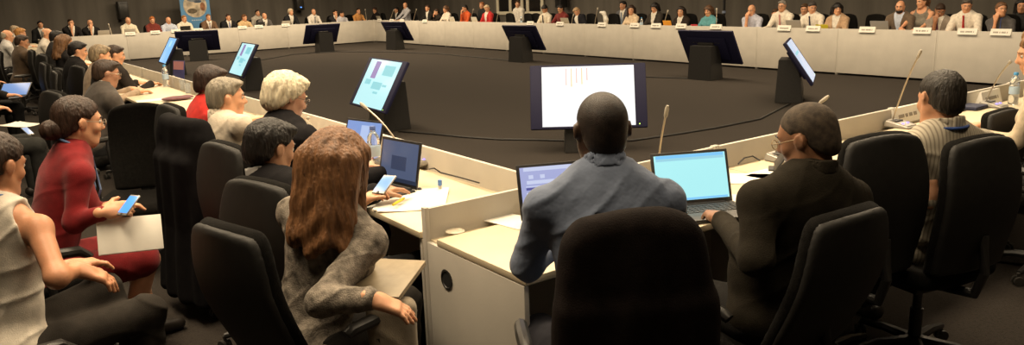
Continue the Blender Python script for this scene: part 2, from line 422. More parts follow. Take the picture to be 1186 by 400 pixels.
class Body:
    """local frame: origin on the floor under the pelvis, y forward, x to the person's right, z up"""
    def __init__(s, top=(0, .06, 1.30), yaw=0., nod=0., tilt=0., sc=1.0, women=False, hz=.54, sw=None, hsc=.96, neck=.0, chest=1.0, legs=None, handL=None, handR=None, shx=0.0, shy=0.0, turn=0.0, polL=(-.45, -.4, -1), polR=(.45, -.4, -1), belly=0.0, shdrop=0.0):
        s.R = rotz(yaw) @ rotx(-nod) @ roty(tilt); s.hsc = hsc; s.w = women
        s.H = Head(np.array(top) - s.R @ np.array([0, -.012, .114]) * hsc, s.R, hsc)
        s.pel = np.array([0, 0, hz])
        s.nb = s.H.P(0, -.030, -.105) * .45 + np.array([top[0] * .9 + shx, top[1] - .045 + shy, top[2] - .255]) * .55; s.nb[2] -= neck
        s.nb[2] = min(s.nb[2], top[2] - .225)
        t = nrm(s.nb - s.pel); r = rotz(turn) @ np.array([1., 0, 0]); r = nrm(r - t * (r @ t)); f = np.cross(t, r)
        s.t, s.r, s.f = t, r, f; s.RT = np.stack([r, f, t], 1); s.L = np.linalg.norm(s.nb - s.pel)
        s.sw = sw or (.165 if women else .185); s.ch = chest * (.9 if women else 1.0); s.belly = belly
        s.sh = [s.nb + r * sx * s.sw - t * (.090 + shdrop) + f * .005 for sx in (-1, 1)]
        s.hand = []; s.arm = []
        u, v = (.275, .245) if women else (.295, .26)
        for i, (hd, pl) in enumerate(((handL, polL), (handR, polR))):
            if hd is None: hd = dict(p=((-1, 1)[i] * .17, top[1] + .27, .775), d=((1, -1)[i] * .35, 1, -.05))
            e, w = ik(s.sh[i], hd['p'], u, v, pl)
            if 'e' in hd: e, w = np.array(hd['e'], float), np.array(hd['p'], float)
            s.arm.append((s.sh[i], e, w)); s.hand.append(hd)
        s.leg = []
        legs = legs or [((-.12, .42, .09), (-.3, 1, .8)), ((.12, .42, .09), (.3, 1, .8))]
        for i, (an, pl) in enumerate(legs):
            hp = s.pel + np.array([(-1, 1)[i] * .09, .0, -.01])
            k, a = ik(hp, an, .43, .42, pl); s.leg.append((hp, k, a))
    def T(s, x, y, z): return s.pel + s.r * x + s.f * y + s.t * z * s.L
    def loc(s, x, y, z):
        d = [x - f32(s.pel[0]), y - f32(s.pel[1]), z - f32(s.pel[2])]
        return [sum(d[j] * f32(s.RT[j, i]) for j in range(3)) for i in range(3)]
    def torso(s, F, e=0.0, lower=True):
        c = s.ch; k = .04; b = s.belly
        F.add(ell(s.T(0, .0, .70), (.158 * c + e, .108 * c + e, .40 * s.L + e), s.RT), k)
        F.add(ell(s.T(0, .012 + b * .5, .30), (.142 * c + b + e, .108 * c + b + e, .36 * s.L + e), s.RT), k)
        if lower: F.add(ell(s.T(0, -.01, .02), (.168 + b * .6 + e, .128 + e, .115 + e), s.RT), k)
        for i in (0, 1):
            sx = (-1, 1)[i]
            F.add(rc(s.T(sx * .06, -.01, .80), s.sh[i], .058 * c + e, .050 * c + e), .045)
            F.add(rc(s.nb + s.t * .005 - s.f * .015, s.nb + s.r * sx * s.sw * .62 - s.t * .048 - s.f * .012, .034 + e * .7, .036 + e), .045)
            if s.w: F.add(ell(s.T(sx * .068, .085 * c, .62), (.062 + e, .056 + e, .060 + e)), .05)
    def arms(s, F, e=0.0, upto=1.0, k=.03):
        c = (.86 if s.w else 1.0)
        for i in (0, 1):
            sh, el, w = s.arm[i]
            if upto <= .5: F.add(rc(sh, sh + (el - sh) * upto * 2, .054 * c + e, .046 * c + e), k); continue
            F.add(rc(sh, el, .049 * c + e, .039 * c + e), k)
            F.add(rc(el, el + (w - el) * (upto - .5) * 2, .039 * c + e, (.040 - .014 * (upto - .5) * 2) * c + e), .03)
    def legsf(s, F, e=0.0, upto=1.0, k=.05):
        c = .95 if s.w else 1.0
        for hp, kn, an in s.leg:
            F.add(rc(hp, kn, .088 * c + e, .058 * c + e), k)
            if upto > .5: F.add(rc(kn, kn + (an - kn) * (upto - .5) * 2, .056 * c + e, .040 * c + e), .03)

def build_person(name, label, x, y, a, B, hair=('short', H_DBR), skin=SK_W, top=('shirt', (.6, .6, .6)), legs=(.03, .03, .03), h=.012, fine=False, tie=None, inner=(.75, .72, .66),
                 glasses=None, beard=None, group=None, sleeve=1.0, seed=1, fold=.003, lanyard=None, topmat=None, hem=-.05, skirt=False, barelegs=False, vneck=0.0, collar=None, shoes=None, headband=None):
    rnd = random.Random(seed)
    root = thing(name, label, 'person', (x, y, 0), -a, group)
    sk = skinm(skin)
    F = Fld(h)                                                             # the body: one continuous surface
    B.torso(F); F.add(rc(B.nb - B.t * .03, B.H.P(0, -.022, -.045), .054 if not B.w else .046, .050 if not B.w else .043), .03)
    B.arms(F); B.legsf(F)
    for hp, kn, an in B.leg:
        d = nrm(np.array([an[0] - hp[0], .9, 0])); F.add(rc(an + np.array([0, 0, -.03]) - d * .03, an + d * .13 + np.array([0, 0, -.055]), .036, .026), .03)
    for i in (0, 1):
        hd = B.hand[i]; sh, el, w = B.arm[i]
        hand_shape(F, w, hd.get('d', w - el), hd.get('up', (0, 0, 1)), (1, -1)[i], hd.get('curl', .35), hd.get('sc', .92 if B.w else 1.0), fine=fine)
    head_shape(F, B.H, fine, .92 if B.w else 1.0)
    link('body', F.mesh('body'), sk, root)
    # top garment
    kind, colr = top
    tm = topmat or (wrinkled(colr) if kind == 'shirt' and fine else cloth(colr))
    e = {'jacket': .026, 'sweater': .018, 'dress': .014, 'tee': .011, 'sleeveless': .017}.get(kind, .014)
    T = Fld(h); B.torso(T, e)
    if kind == 'sleeveless': pass
    elif sleeve <= .5: B.arms(T, e * 1.1, sleeve)
    else: B.arms(T, e * .9, .97 * sleeve)
    if fold: T.disp(folds(fold, 1.0, seed))
    hm = hem
    T.cut(lambda X, Y, Z: (f32(hm) - B.loc(X, Y, Z)[2] if True else 0), .01)
    if kind == 'sleeveless':
        for i in (0, 1):
            q = rc(B.sh[i] - B.r * (-1, 1)[i] * .012 + B.t * .05, B.sh[i] + B.r * (-1, 1)[i] * .10 - B.t * .10, .062, .085)[0]
            T.cut((lambda q: lambda X, Y, Z: -q(X, Y, Z))(q), .012)
        q = rc(B.nb + B.f * .05, B.nb + B.f * .05 + B.t * .15, .085, .10)[0]
        T.cut(lambda X, Y, Z: -q(X, Y, Z), .01)
    if vneck or kind == 'jacket':
        vz = .30 if kind == 'jacket' else .80 - vneck
        wv = .085 if kind == 'jacket' else .07
        def wedge(X, Y, Z):
            q = B.loc(X, Y, Z); u = (q[2] / f32(B.L) - vz) / (1 - vz)
            return -np.maximum(np.abs(q[0]) - wv * u, .02 - q[1])
        T.cut(wedge, .006)
    link('top' if kind not in ('jacket', 'dress', 'sweater') else kind, T.mesh('top'), tm, root)
    if kind in ('shirt', 'jacket') or collar:
        cm = tm if kind == 'shirt' else cloth(inner)
        if kind == 'jacket':
            S = Fld(h); B.torso(S, .013, lower=False); S.cut(lambda X, Y, Z: (.02 - B.loc(X, Y, Z)[1]), .01); link('shirt', S.mesh('shirt'), cm, root)
        C = Fld(min(h, .008)); ctr = B.nb + B.t * .030; ax = nrm(B.t * .8 + (B.H.P(0, -.02, -.04) - B.nb) * 3); ax2 = nrm(np.cross(B.r, -np.cross(B.r, ax)))
        rr = nrm(B.r - ax * (B.r @ ax)); ff = np.cross(ax, rr); hw = .0200 if kind == 'shirt' else .018
        def ring(X, Y, Z):
            d = [X - f32(ctr[0]), Y - f32(ctr[1]), Z - f32(ctr[2])]
            u = sum(d[j] * f32(rr[j]) for j in range(3)); v = sum(d[j] * f32(ff[j]) for j in range(3)) + .004; wz = sum(d[j] * f32(ax[j]) for j in range(3)) + .30 * v
            rad = np.sqrt(u * u + v * v) - (.063 - .18 * wz)
            return np.maximum(np.abs(rad) - .0042, np.abs(wz) - hw - .008 * (v < 0)) .astype(f32)
        C.add((ring, ctr - .10, ctr + .10), 0); link('collar', C.mesh('collar'), cm, root)
    if kind == 'jacket':
        C = Fld(h)
        for i in (0, 1):
            sx = (-1, 1)[i]
            C.add(rc(B.nb + B.r * sx * .065 - B.f * .02 + B.t * .005, B.T(sx * .085, .075, .82), .016, .02), .01)
            C.add(rc(B.T(sx * .085, .085, .82), B.T(sx * .02, .125 + B.belly, .42), .022, .014), .01)
        C.add(rc(B.nb + B.r * .065 - B.f * .02, B.nb - B.f * .068 + B.t * .012, .016, .017), .01); C.add(rc(B.nb - B.r * .065 - B.f * .02, B.nb - B.f * .068 + B.t * .012, .016, .017), .01)
        link('lapels', C.mesh('lapels'), tm, root)
    if tie:
        C = Fld(min(h, .009)); C.add(rbox(B.T(0, .118 * B.ch + .008, .93), (.017, .012, .016), .008, B.RT), .004)
        C.add(rc(B.T(0, .115 * B.ch + .010, .90), B.T(0, .128 + B.belly, .62), .013, .019), .006); C.add(rc(B.T(0, .128 + B.belly, .62), B.T(0, .138 + B.belly * 1.5, .30), .019, .024), .004)
        link('tie', C.mesh('tie'), cloth(tie), root)
    if lanyard:
        q = []
        for i in range(15):
            u = -1 + i / 7.0; an = u * 2.75
            q.append(B.nb + B.r * math.sin(an) * .080 + B.f * (-math.cos(an) * .080 - .0) + B.t * (.036 - .05 * (abs(u) ** 2)))
        L = MB(); L.tube([tuple(p) for p in q], .0065, 8)
        for sx in (-1, 1): L.tube([tuple(q[0 if sx < 0 else -1]), tuple(B.T(sx * .045, .135 * B.ch + .02, .74)), tuple(B.T(0, .145 * B.ch + .025, .45))], .005, 6)
        L.build('lanyard', cloth(lanyard), root)
    # legs
    lm = cloth(legs)
    if skirt:
        S = Fld(h); S.add(ell(B.pel, (.19, .15, .13)), .05)
        for hp, kn, an in B.leg: S.add(rc(hp, kn + (hp - kn) * .05, .108, .085), .10)
        if fold: S.disp(folds(fold * 1.2, .7, seed + 2))
        link('skirt', S.mesh('skirt'), lm, root)
    else:
        S = Fld(h); S.add(ell(B.pel, (.178, .142, .125)), .05); B.legsf(S, .014, 1.0 if not barelegs else .5)
        if fold: S.disp(folds(fold, .8, seed + 5))
        link('trousers', S.mesh('trousers'), lm, root)
    if not barelegs or shoes:
        for hp, kn, an in B.leg:
            S = Fld(max(h, .008)); d = nrm(np.array([an[0] - hp[0], .9, 0]))
            S.add(rc(an + np.array([0, 0, -.035]) - d * .035, an + d * .14 + np.array([0, 0, -.052]), .046, .034), .03)
            link('shoe', S.mesh('shoe'), mat('dark_leather', *( ((.02, .016, .013), .4) )), root)
    # hair, brows, eyes
    hs, hc = hair
    hm_ = hairm(hc) if hs != 'buzz' else buzzm(hc)
    if hs != 'bald':
        A, G = hair_shape(B.H, hs, min(h, .009) if fine else h * .9, rnd)
        o = link('hair', A.mesh('hair'), hm_, root)
        if G is not None: link({'bun': 'hair_bun', 'ponytail': 'ponytail'}.get(hs, 'hair_lengths'), G.mesh('hair_lengths'), hm_, root)
    bm = MB()
    for sx in (-1, 1): bm.tube([tuple(B.H.P(sx * q[0], q[1], q[2])) for q in ((.014, .0885, .029), (.030, .087, .034), (.048, .074, .029))], [.0035 * (1 + .5 * (h > .01)), .0045, .003], 6)
    bm.build('eyebrows', hairm(hc if hs != 'bald' else H_DGR), root)
    for sx in (-1, 1):
        em = MB(); ns = 12 if fine else 8
        em.lathe([(.0115 * math.cos(t), .0115 * math.sin(t)) for t in np.linspace(-1.5, 1.5, 7)], ns, Matrix.Translation(B.H.P(sx * .031, .0735, .010)))
        eo = em.build('eye', mat('eye_white', (.62, .57, .50), .25), root)
        im = MB(); im.lathe([(.002, -.001), (.0058, -.0005), (.0055, .001), (.001, .0018)], 10, Matrix.Translation(B.H.P(sx * .031, .0845, .009)) @ Matrix(B.H.R.tolist()).to_4x4() @ Matrix.Rotation(-math.pi / 2, 4, 'X'))
        im.build('iris', mat('dark_iris', (.03, .018, .01), .2), eo)
    if beard:
        C = Fld(h * .8); C.add(B.H.ell((0, .040, -.072), (.061, .060, .052)), .02)
        C.cut(lambda X, Y, Z: (B.H.loc(X, Y, Z)[2] + .042 - .25 * np.abs(B.H.loc(X, Y, Z)[0])), .01)
        link('beard', C.mesh('beard'), hairm(beard), root)
    if glasses:
        g = MB(); P = lambda *v: tuple(B.H.P(*v)); rr_ = .0016 if fine else .0024
        for sx in (-1, 1):
            g.tube([P(sx * .033 + .0215 * math.cos(t), .101, .006 + .0165 * math.sin(t)) for t in np.linspace(0, 2 * math.pi, 17)], rr_, 6)
            g.tube([P(sx * .055, .101, .010), P(sx * .077, .080, .012), P(sx * .084, -.005, .012), P(sx * .085, -.02, -.006)], rr_, 6)
        g.tube([P(-.012, .101, .009), P(0, .106, .012), P(.012, .101, .009)], rr_, 6)
        g.build('glasses', mat('spectacle_frame_%d' % int(glasses[0] * 99), glasses, .3, metal=.6), root)
    return root

# ------------------------------------------------------------------ furniture and things
def cut_y(v): return v
# task chair: local origin on the floor, facing +y
def make_chair(name, label, high=0.0):
    root = thing(name, label, 'chair')
    def curve(q):                                            # backrest: bent across its width and with a lumbar swell
        x, y, z = q
        return [x, y - .55 * x * x + .030 * np.cos((z - .05) * 7.0), z]
    b = Fld(.010); b.add(rbox((0, -.235, .80 + high / 2), (.225, .028, .295 + high / 2), .026, None, lambda x, y, z: curve(taper(x, y, z))))
    back = link('backrest', b.mesh('backrest'), CHAIRF, root)
    s = Fld(.010); s.add(rbox((0, -.262, .80 + high / 2), (.222, .018, .288 + high / 2), .017, None, lambda x, y, z: curve(taper(x, y, z))))
    link('back_shell', s.mesh('back_shell'), mat('chair_shell', (.012, .011, .0095), .6, noise=.2, nscale=30, spec=.35), back)
    s = Fld(.010); s.add(rbox((0, .03, .46), (.245, .235, .042), .040, None, lambda x, y, z: [x, y, z - .4 * x * x + .25 * np.maximum(y - .12, 0) ** 2 * 6]))
    link('seat', s.mesh('seat'), CHAIRF, root)
    m = MB(); m.box((-.16, -.12, .385), (.16, .16, .425), .012); m.tube([(0, -.10, .40), (0, -.27, .42), (0, -.305, .52), (0, -.285, .68)], [.022, .022, .02, .018], 10)
    m.build('seat_carrier', BLACKP, root)
    m = MB(); m.tube([(.14, .05, .40), (.25, .05, .395), (.29, .05, .40)], .008, 8); m.tube([(.27, .05, .398), (.31, .05, .402)], .014, 8); m.build('lever', SATIN, root)
    m = MB(); m.lathe([(.028, .10), (.028, .26), (.020, .262), (.020, .40)], 16); m.build('gas_column', SATIN, root)
    for sx in (-1, 1):
        m = MB(); m.tube([(sx * .17, .02, .425), (sx * .285, .02, .43), (sx * .295, .02, .50), (sx * .295, .01, .60), (sx * .290, .02, .655)], [.017, .018, .019, .017, .016], 10)
        ar = m.build('armrest', BLACKP, root)
        p = MB(); p.tube([(sx * .288, -.12, .655), (sx * .290, -.10, .667), (sx * .290, .06, .672), (sx * .285, .15, .664), (sx * .278, .19, .63), (sx * .280, .17, .58), (sx * .290, .05, .53)], [.020, .024, .025, .024, .020, .016, .014], 10)
        p.build('arm_pad', SATIN, ar)
    m = MB(); m.lathe([(.045, .075), (.05, .09), (.04, .125), (.03, .13)], 16)
    for k in range(5):
        t = 2 * math.pi * k / 5 + .3; m.tube([(.03 * math.cos(t), .03 * math.sin(t), .105), (.17 * math.cos(t), .17 * math.sin(t), .10), (.31 * math.cos(t), .31 * math.sin(t), .075)], [.026, .022, .015], 8)
    base = m.build('star_base', BLACKP, root)
    for k in range(5):
        t = 2 * math.pi * k / 5 + .3; c = MB(); R = Matrix.Translation((.315 * math.cos(t), .315 * math.sin(t), .028)) @ Matrix.Rotation(t + .9, 4, 'Z') @ Matrix.Rotation(math.pi / 2, 4, 'Y')
        for dx in (-.016, .016): c.lathe([(.010, -.009 + dx), (.027, -.008 + dx), (.028, 0 + dx), (.027, .008 + dx), (.010, .009 + dx)], 14, R)
        c.tube([(.305 * math.cos(t), .305 * math.sin(t), .034), (.315 * math.cos(t), .315 * math.sin(t), .075)], .009, 8); c.build('castor', SATIN, base)
    return root
def taper(x, y, z):
    u = np.maximum(z - .02, 0) / .275
    return [x / (1.0 - .10 * u - .26 * u ** 5 - .35 * np.maximum(-z - .08, 0)), y + .0 * z, z + .9 * x * x * u]

# table section: local x along the row, y outwards to the seats, z up; origin on the floor at the inner face
def make_table(L, hole=False, label='', group=None, name='conference_table'):
    root = thing(name, label, 'table', group=group)
    MB().box((.004, .105, .708), (L - .004, .690, .7365), .004).build('tabletop', LAM, root)
    MB().box((.003, 0, .038), (L - .003, .022, .842), .003).build('front_panel', LAMP_, root)
    MB().box((.022, .022, .690), (L - .022, .104, .712), .002).build('cable_tray', LAM, root)
    for i, x in enumerate((.004, L - .026)):
        m = MB(); m.box((x, .024, 0), (x + .022, .680, .706), .003); ep = m.build('end_panel', LAMP_, root)
        if hole and i == 1:
            T = Matrix.Translation((x + .022, .17, .585)) @ Matrix.Rotation(math.pi / 2, 4, 'Y')
            m = MB(); m.lathe([(.030, -.004), (.040, -.004), (.042, .003), (.034, .004), (.031, 0)], 24, T); m.build('grommet_ring', SATIN, ep)
            m = MB(); m.lathe([(.002, -.001), (.031, -.001), (.031, .001), (.002, .001)], 24, T); m.build('cable_hole_shade', DARKIN, ep)  # flat near-black disc, the shade inside the hole is put in its colour
    for x in (.002, L - .022): MB().box((x, -.002, .036), (x + .020, .028, .848), .002).build('joint_post', LAMP_, root)
    return root

# presentation screen on a floor pedestal; local -y is the side with the picture
def make_monitor(label, x, y, a, content=None, tilt=.52, lit=True):
    root = thing('presentation_monitor', label, 'screen', (x, y, 0), a)
    m = MB(); T = None
    v = [(-.26, -.05, 0), (.26, -.05, 0), (.26, .33, 0), (-.26, .33, 0), (-.24, .06, .62), (.24, .06, .62), (.24, .30, .62), (-.24, .30, .62), (-.25, -.03, .22), (.25, -.03, .22)]
    bv = [m.bm.verts.new(p) for p in v]
    for f in ((3, 2, 1, 0), (0, 1, 9, 8), (8, 9, 5, 4), (4, 5, 6, 7), (2, 3, 7, 6), (1, 2, 6, 5, 9), (3, 0, 8, 4, 7)): m.bm.faces.new([bv[i] for i in f])
    bmesh.ops.bevel(m.bm, geom=m.bm.edges[:], offset=.008, segments=2, affect='EDGES')
    m.build('pedestal', BLACKP, root)
    Tm = Matrix.Translation((0, .0, .60)) @ Matrix.Rotation(-tilt, 4, 'X')
    cab = MB().box((-.61, .0, -.35), (.61, .045, .35), .012, Tm).box((-.42, .045, -.24), (.42, .085, .22), .02, Tm).build('screen_housing', mat('monitor_case_glow_tint', (.009, .009, .034), .65, spec=.25), root)  # blue in the case colour stands for glow around the lit screen
    MB().box((-.17, .08, -.2), (.17, .13, .14), .01, Tm).build('mounting_plate', SATIN, root)
    m = MB()
    for k in range(9): m.box((-.3 + .07 * k, .084, .12), (-.26 + .07 * k, .089, .135), .002, Tm)
    m.build('vent_slots', SATIN, cab)
    if lit:
        MB().box((-.485, -.003, -.325), (.485, .004, .325), .001, Tm).build('screen', content['bg'], root)
        for (x0, z0, x1, z1, mm) in content.get('els', ()):
            MB().box((x0, -.0045, z0), (x1, -.002, z1), 0, Tm).build('slide_mark', mm, root)
    else: MB().box((-.485, -.003, -.325), (.485, .004, .325), .001, Tm).build('screen', DARKIN if not content else content['bg'], root)
    m = MB(); m.box((.52, -.003, -.318), (.53, .0, -.308), .001, Tm); m.build('power_light', glow('green_led', (.5, 1, .1), 3.0), root)
    return root

# laptop: local origin at the hinge on the table, screen faces -y
def make_laptop(label, x, y, z, a, bg, els=(), w=.345, body=None, open_=.32, strength=1.0, group=None):
    root = thing('laptop', label, 'laptop', (x, y, z), a, group); body = body or mat('laptop_shell', (.022, .021, .021), .35)
    MB().box((-w / 2, -.235, .001), (w / 2, .0, .019), .005).build('base', body, root)
    k = MB()
    for r in range(5):
        for c in range(13): k.box((-w / 2 + .022 + c * (w - .04) / 13, -.05 - r * .021, .0185), (-w / 2 + .018 + (c + 1) * (w - .04) / 13, -.034 - r * .021, .0215), .001, seg=1)
    k.build('keyboard', mat('key_black', (.03, .029, .028), .5), root)
    MB().box((-.05, -.22, .0188), (.05, -.165, .0198), .001).build('touchpad', mat('touchpad_grey', (.09, .087, .08), .4), root)
    T = Matrix.Translation((0, .004, .016)) @ Matrix.Rotation(-open_, 4, 'X')
    lid = MB().box((-w / 2, 0, 0), (w / 2, .009, .235), .004, T).build('lid', body, root)
    MB().box((-w / 2 + .014, -.0015, .020), (w / 2 - .014, .001, .222), .0005, T).build('screen', bg, lid)
    for (x0, z0, x1, z1, mm) in els: MB().box((x0, -.0026, z0), (x1, -.0008, z1), 0, T).build('window_mark', mm, lid)
    MB().tube([(-w / 2 + .04, .002, .016), (w / 2 - .04, .002, .016)], .007, 10).build('hinge', SATIN, root)
    return root

def make_mic(label, bx, by, bz, tip, a, group='gooseneck conference microphones', far=False, col=None, led=(.25, .2, 1.)):
    root = thing('gooseneck_microphone', label, 'microphone', (bx, by, bz), a, group)
    m = MB(); v = [(-.07, -.09, 0), (.07, -.09, 0), (.07, .08, 0), (-.07, .08, 0), (-.065, -.085, .018), (.065, -.085, .018), (.06, .07, .048), (-.06, .07, .048)]
    bv = [m.bm.verts.new(p) for p in v]
    for f in ((3, 2, 1, 0), (4, 5, 6, 7), (0, 1, 5, 4), (1, 2, 6, 5), (2, 3, 7, 6), (3, 0, 4, 7)): m.bm.faces.new([bv[i] for i in f])
    bmesh.ops.bevel(m.bm, geom=m.bm.edges[:], offset=.008, segments=3, affect='EDGES')
    m.build('base', col or mat('silver_grey_plastic', (.38, .36, .32), .35, metal=.2), root)
    R = rotz(-a); t = R @ (np.array(tip) - np.array([bx, by, bz]))
    p0 = np.array([0, .05, .04]); q = [p0 + (t - p0) * s + np.array([0, 0, .07]) * math.sin(math.pi * s) * (1 if s < 1 else 0) * .45 for s in np.linspace(0, 1, 9)]
    rr = .0048 if not far else .008
    m = MB(); m.tube([tuple(v) for v in q], rr, 8); m.build('gooseneck', mat('warm_steel', (.50, .43, .33), .35, metal=.7), root)
    d = nrm(q[-1] - q[-2]); m = MB(); m.tube([tuple(q[-1] - d * .01), tuple(q[-1]), tuple(q[-1] + d * .035), tuple(q[-1] + d * .05)], [.006, .0095, .0105, .006] if not far else [.012, .018, .02, .012], 10); m.build('mic_head', mat('pale_mic_head', (.42, .38, .31), .5) , root)
    if not far:
        m = MB()
        for sx in (-.03, .03): m.lathe([(.002, 0), (.009, 0), (.009, .004), (.002, .006)], 12, Matrix.Translation((sx, -.035, .028)))
        m.build('button_light', glow('mic_button_blue', led, 2.5), root)
        m = MB(); 
        for k in range(7): m.box((-.045 + .013 * k, .0, .036), (-.038 + .013 * k, .05, .044), .001, seg=1)
        m.build('speaker_grille', SATIN, root)
    return root

def make_plate(label, x, y, z, a, w=.27, group='name plates', hgt=.095, n=1, seed=0):
    root = thing('name_plate', label, 'name plate', (x, y, z), a, group)
    m = MB(); pts = [(-.035, 0), (.035, 0), (.004, hgt), (-.004, hgt)]
    vs = [[m.bm.verts.new((sx * w / 2, p[0], p[1])) for p in pts] for sx in (-1, 1)]
    for k in range(4): m.bm.faces.new((vs[0][k], vs[0][(k + 1) % 4], vs[1][(k + 1) % 4], vs[1][k]))
    m.bm.faces.new(vs[0][::-1]); m.bm.faces.new(vs[1]); m.build('card', PAPER, root)
    rn = random.Random(seed); sl = math.atan2(.031, hgt)
    for side in (-1, 1):
        m = MB(); T = Matrix.Translation((0, side * .0205, hgt * .47)) @ Matrix.Rotation(-side * -sl, 4, 'X') if False else Matrix.Translation((0, side * .0212, hgt * .46)) @ Matrix.Rotation(side * sl, 4, 'X')
        x0 = -w * .34
        while x0 < w * .34:
            cw = rn.uniform(.012, .02); m.box((x0, -.002, -.012), (x0 + cw * .75, .002, .012), 0, T); x0 += cw
            if rn.random() < .15: x0 += .015
        m.build('lettering', mat('faded_print', (.30, .27, .23), .8), root)
    return root

def make_bottle(label, x, y, z, sc=1.0, group='water bottles', capc=(.08, .32, .62)):
    root = thing('water_bottle', label, 'bottle', (x, y, z), 0, group)
    pl = mat('clear_plastic', (.88, .92, .95), .08, trans=.88, spec=.6)
    pr = [(.018, .0), (.030, .004), (.032, .012), (.031, .03), (.032, .05), (.030, .06), (.032, .07), (.032, .125), (.029, .135), (.032, .145), (.028, .172), (.016, .192), (.0125, .198), (.0125, .206)]
    MB().lathe([(r * sc, zz * sc) for r, zz in pr], 20).build('bottle_body', pl, root)
    MB().lathe([(.0325 * sc, .074 * sc), (.0328 * sc, .076 * sc), (.0328 * sc, .121 * sc), (.0325 * sc, .123 * sc)], 20).build('label_band', mat('pale_blue_label', (.42, .55, .68), .5), root)
    MB().lathe([(.0135 * sc, .203 * sc), (.015 * sc, .204 * sc), (.015 * sc, .220 * sc), (.013 * sc, .223 * sc)], 16).build('cap', mat('blue_cap_%d' % int(capc[2] * 99), capc, .4), root)
    return root

# ------------------------------------------------------------------ the hall
def carpet():
    m = mat('dark_carpet', (.040, .035, .030), .97, noise=.35, nscale=3.0, bump=.5, bscale=900, spec=.1)
    N, L = nt(m); b = N['Principled BSDF']; tc = N.new('ShaderNodeTexCoord')
    n1 = N.new('ShaderNodeTexNoise'); n1.inputs['Scale'].default_value = 240; n2 = N.new('ShaderNodeTexNoise'); n2.inputs['Scale'].default_value = 60; n2.inputs['Detail'].default_value = 4
    for n in (n1, n2): L.new(tc.outputs['Object'], n.inputs['Vector'])
    mx = N.new('ShaderNodeMath'); mx.operation = 'MULTIPLY_ADD'; mx.inputs[1].default_value = 1.0; L.new(n1.outputs[0], mx.inputs[0]); L.new(n2.outputs[0], mx.inputs[2])
    r = N.new('ShaderNodeValToRGB'); r.color_ramp.elements[0].position = .72; r.color_ramp.elements[1].position = 1.28
    r.color_ramp.elements[0].color = (.021, .0178, .0152, 1); r.color_ramp.elements[1].color = (.042, .0355, .030, 1)
    L.new(mx.outputs[0], r.inputs[0]); L.new(r.outputs[0], b.inputs['Base Color']); return m
DRAPE = mat('dark_wall_cloth', (.135, .122, .104), .95, noise=.25, nscale=2.0, bump=.2, bscale=60, stretch=(1, 1, .1), spec=.1)
def struct(o): o['kind'] = 'structure'; return o
struct(MB().box((-6, -5, -.1), (21, 34.5, 0), 0).build('floor', carpet()))
nR = np.array([DR[1], -DR[0]]); aR = math.atan2(-DR[0], DR[1]); aF = math.atan2(DF[1], DF[0]); aL = math.atan2(DL[1], DL[0]); aN = math.atan2(DN[1], DN[0])
def wallbox(name, p, rz, x0, x1, z1=5.2):
    o = MB().box((x0, 0, 0), (x1, .15, z1), 0).build(name, DRAPE); o.location = (p[0], p[1], 0); o.rotation_euler = (0, 0, rz); return struct(o)
wr = np.array(PR) + nR * 3.5
wallbox('wall_right', wr, math.pi / 2 + aR, 0 - 34, 6) if False else None
o = MB().box((0, -36, 0), (.15, 3.5, 5.2), 0).build('wall_right', DRAPE); o.location = (wr[0], wr[1], 0); o.rotation_euler = (0, 0, aR); struct(o)
wf = np.array(PF) + np.array([-DF[1], DF[0]]) * 3.0
wallbox('wall_back', wf, aF, -20, 4)
struct(MB().box((-6.15, -5, 0), (-6, 30, 5.2), 0).build('wall_left', DRAPE))
struct(MB().box((-6, -5.15, 0), (17, -5, 5.2), 0).build('wall_front', DRAPE))
struct(MB().box((-6, -5, 5.2), (21, 34.5, 5.3), 0).build('ceiling', mat('dark_ceiling', (.05, .045, .04), .9)))

# window with pale frame behind the right hand row
def wall_pt(px): return onl(px, 10, PR, DR, 3.47)
w0, w1 = wall_pt(576), wall_pt(629)
Lw = np.linalg.norm((w1 - w0)[:2]); FR = mat('cream_window_frame', (.74, .68, .52), .5, noise=.05)
win = MB()
for u in (0, .29, .55, .67, .97): win.box((u * Lw, -.05, .9), (u * Lw + .16, 0, 2.6), .01)
for z in (.9, 1.50, 2.5): win.box((0, -.045, z), (Lw + .1, -.002, z + .12), .01)
wo = struct(win.build('window_1', FR)); wo.location = (w0[0], w0[1], 0); wo.rotation_euler = (0, 0, math.atan2(w1[1] - w0[1], w1[0] - w0[0]) )
struct(link('window_pane', MB().box((0, -.02, .9), (Lw, -.01, 2.6), 0).build('window_pane_tmp', mat('dark_glass', (.012, .011, .010), .12)).data, None, wo)) if False else None
po = MB().box((0, -.02, .9), (Lw, -.012, 2.6), 0).build('window_pane', mat('dark_glass', (.012, .011, .010), .15)); po.parent = wo

# ------------------------------------------------------------------ the ring of tables
TL = 1.8
_tp = {}
def table(origin, rz, label, L=TL, hole=False):
    key = (round(L, 2), hole)
    if key not in _tp: t = _tp[key] = make_table(L, hole)
    else: t = copy_tree(_tp[key])
    t.location = (origin[0], origin[1], 0); t.rotation_euler = (0, 0, rz)
    return tag(t, label, 'table', 'conference tables of the ring')
pn = np.array(PN); dn = np.array(DN)
NL = ['cream conference table at the near corner, with the round cable hole in its end', 'cream conference table in front of the man in the dark jacket, papers on it', 'cream conference table in front of the man in the striped shirt', 'cream conference table at the right edge of the photo, under the water bottle']
for k in range(4): table(pn + dn * TL * (k + 1), math.pi + aN, NL[k], hole=(k == 0))
pl = np.array(PL); dl = np.array(DL)
LN = ['near the corner, under the dark open laptop and papers', 'beside the silver haired man in the dark suit', 'beside the person in red', 'under the dull mauve pouch', 'under the small blue-capped bottle', 'sixth from the near corner', 'seventh from the near corner', 'eighth from the near corner', 'ninth from the near corner', 'tenth from the near corner', 'eleventh from the near corner', 'twelfth from the near corner', 'last before the far corner']
for k in range(13): table(pl + dl * (.012 + 1.81 * k), aL, 'cream table of the left row, ' + LN[k])
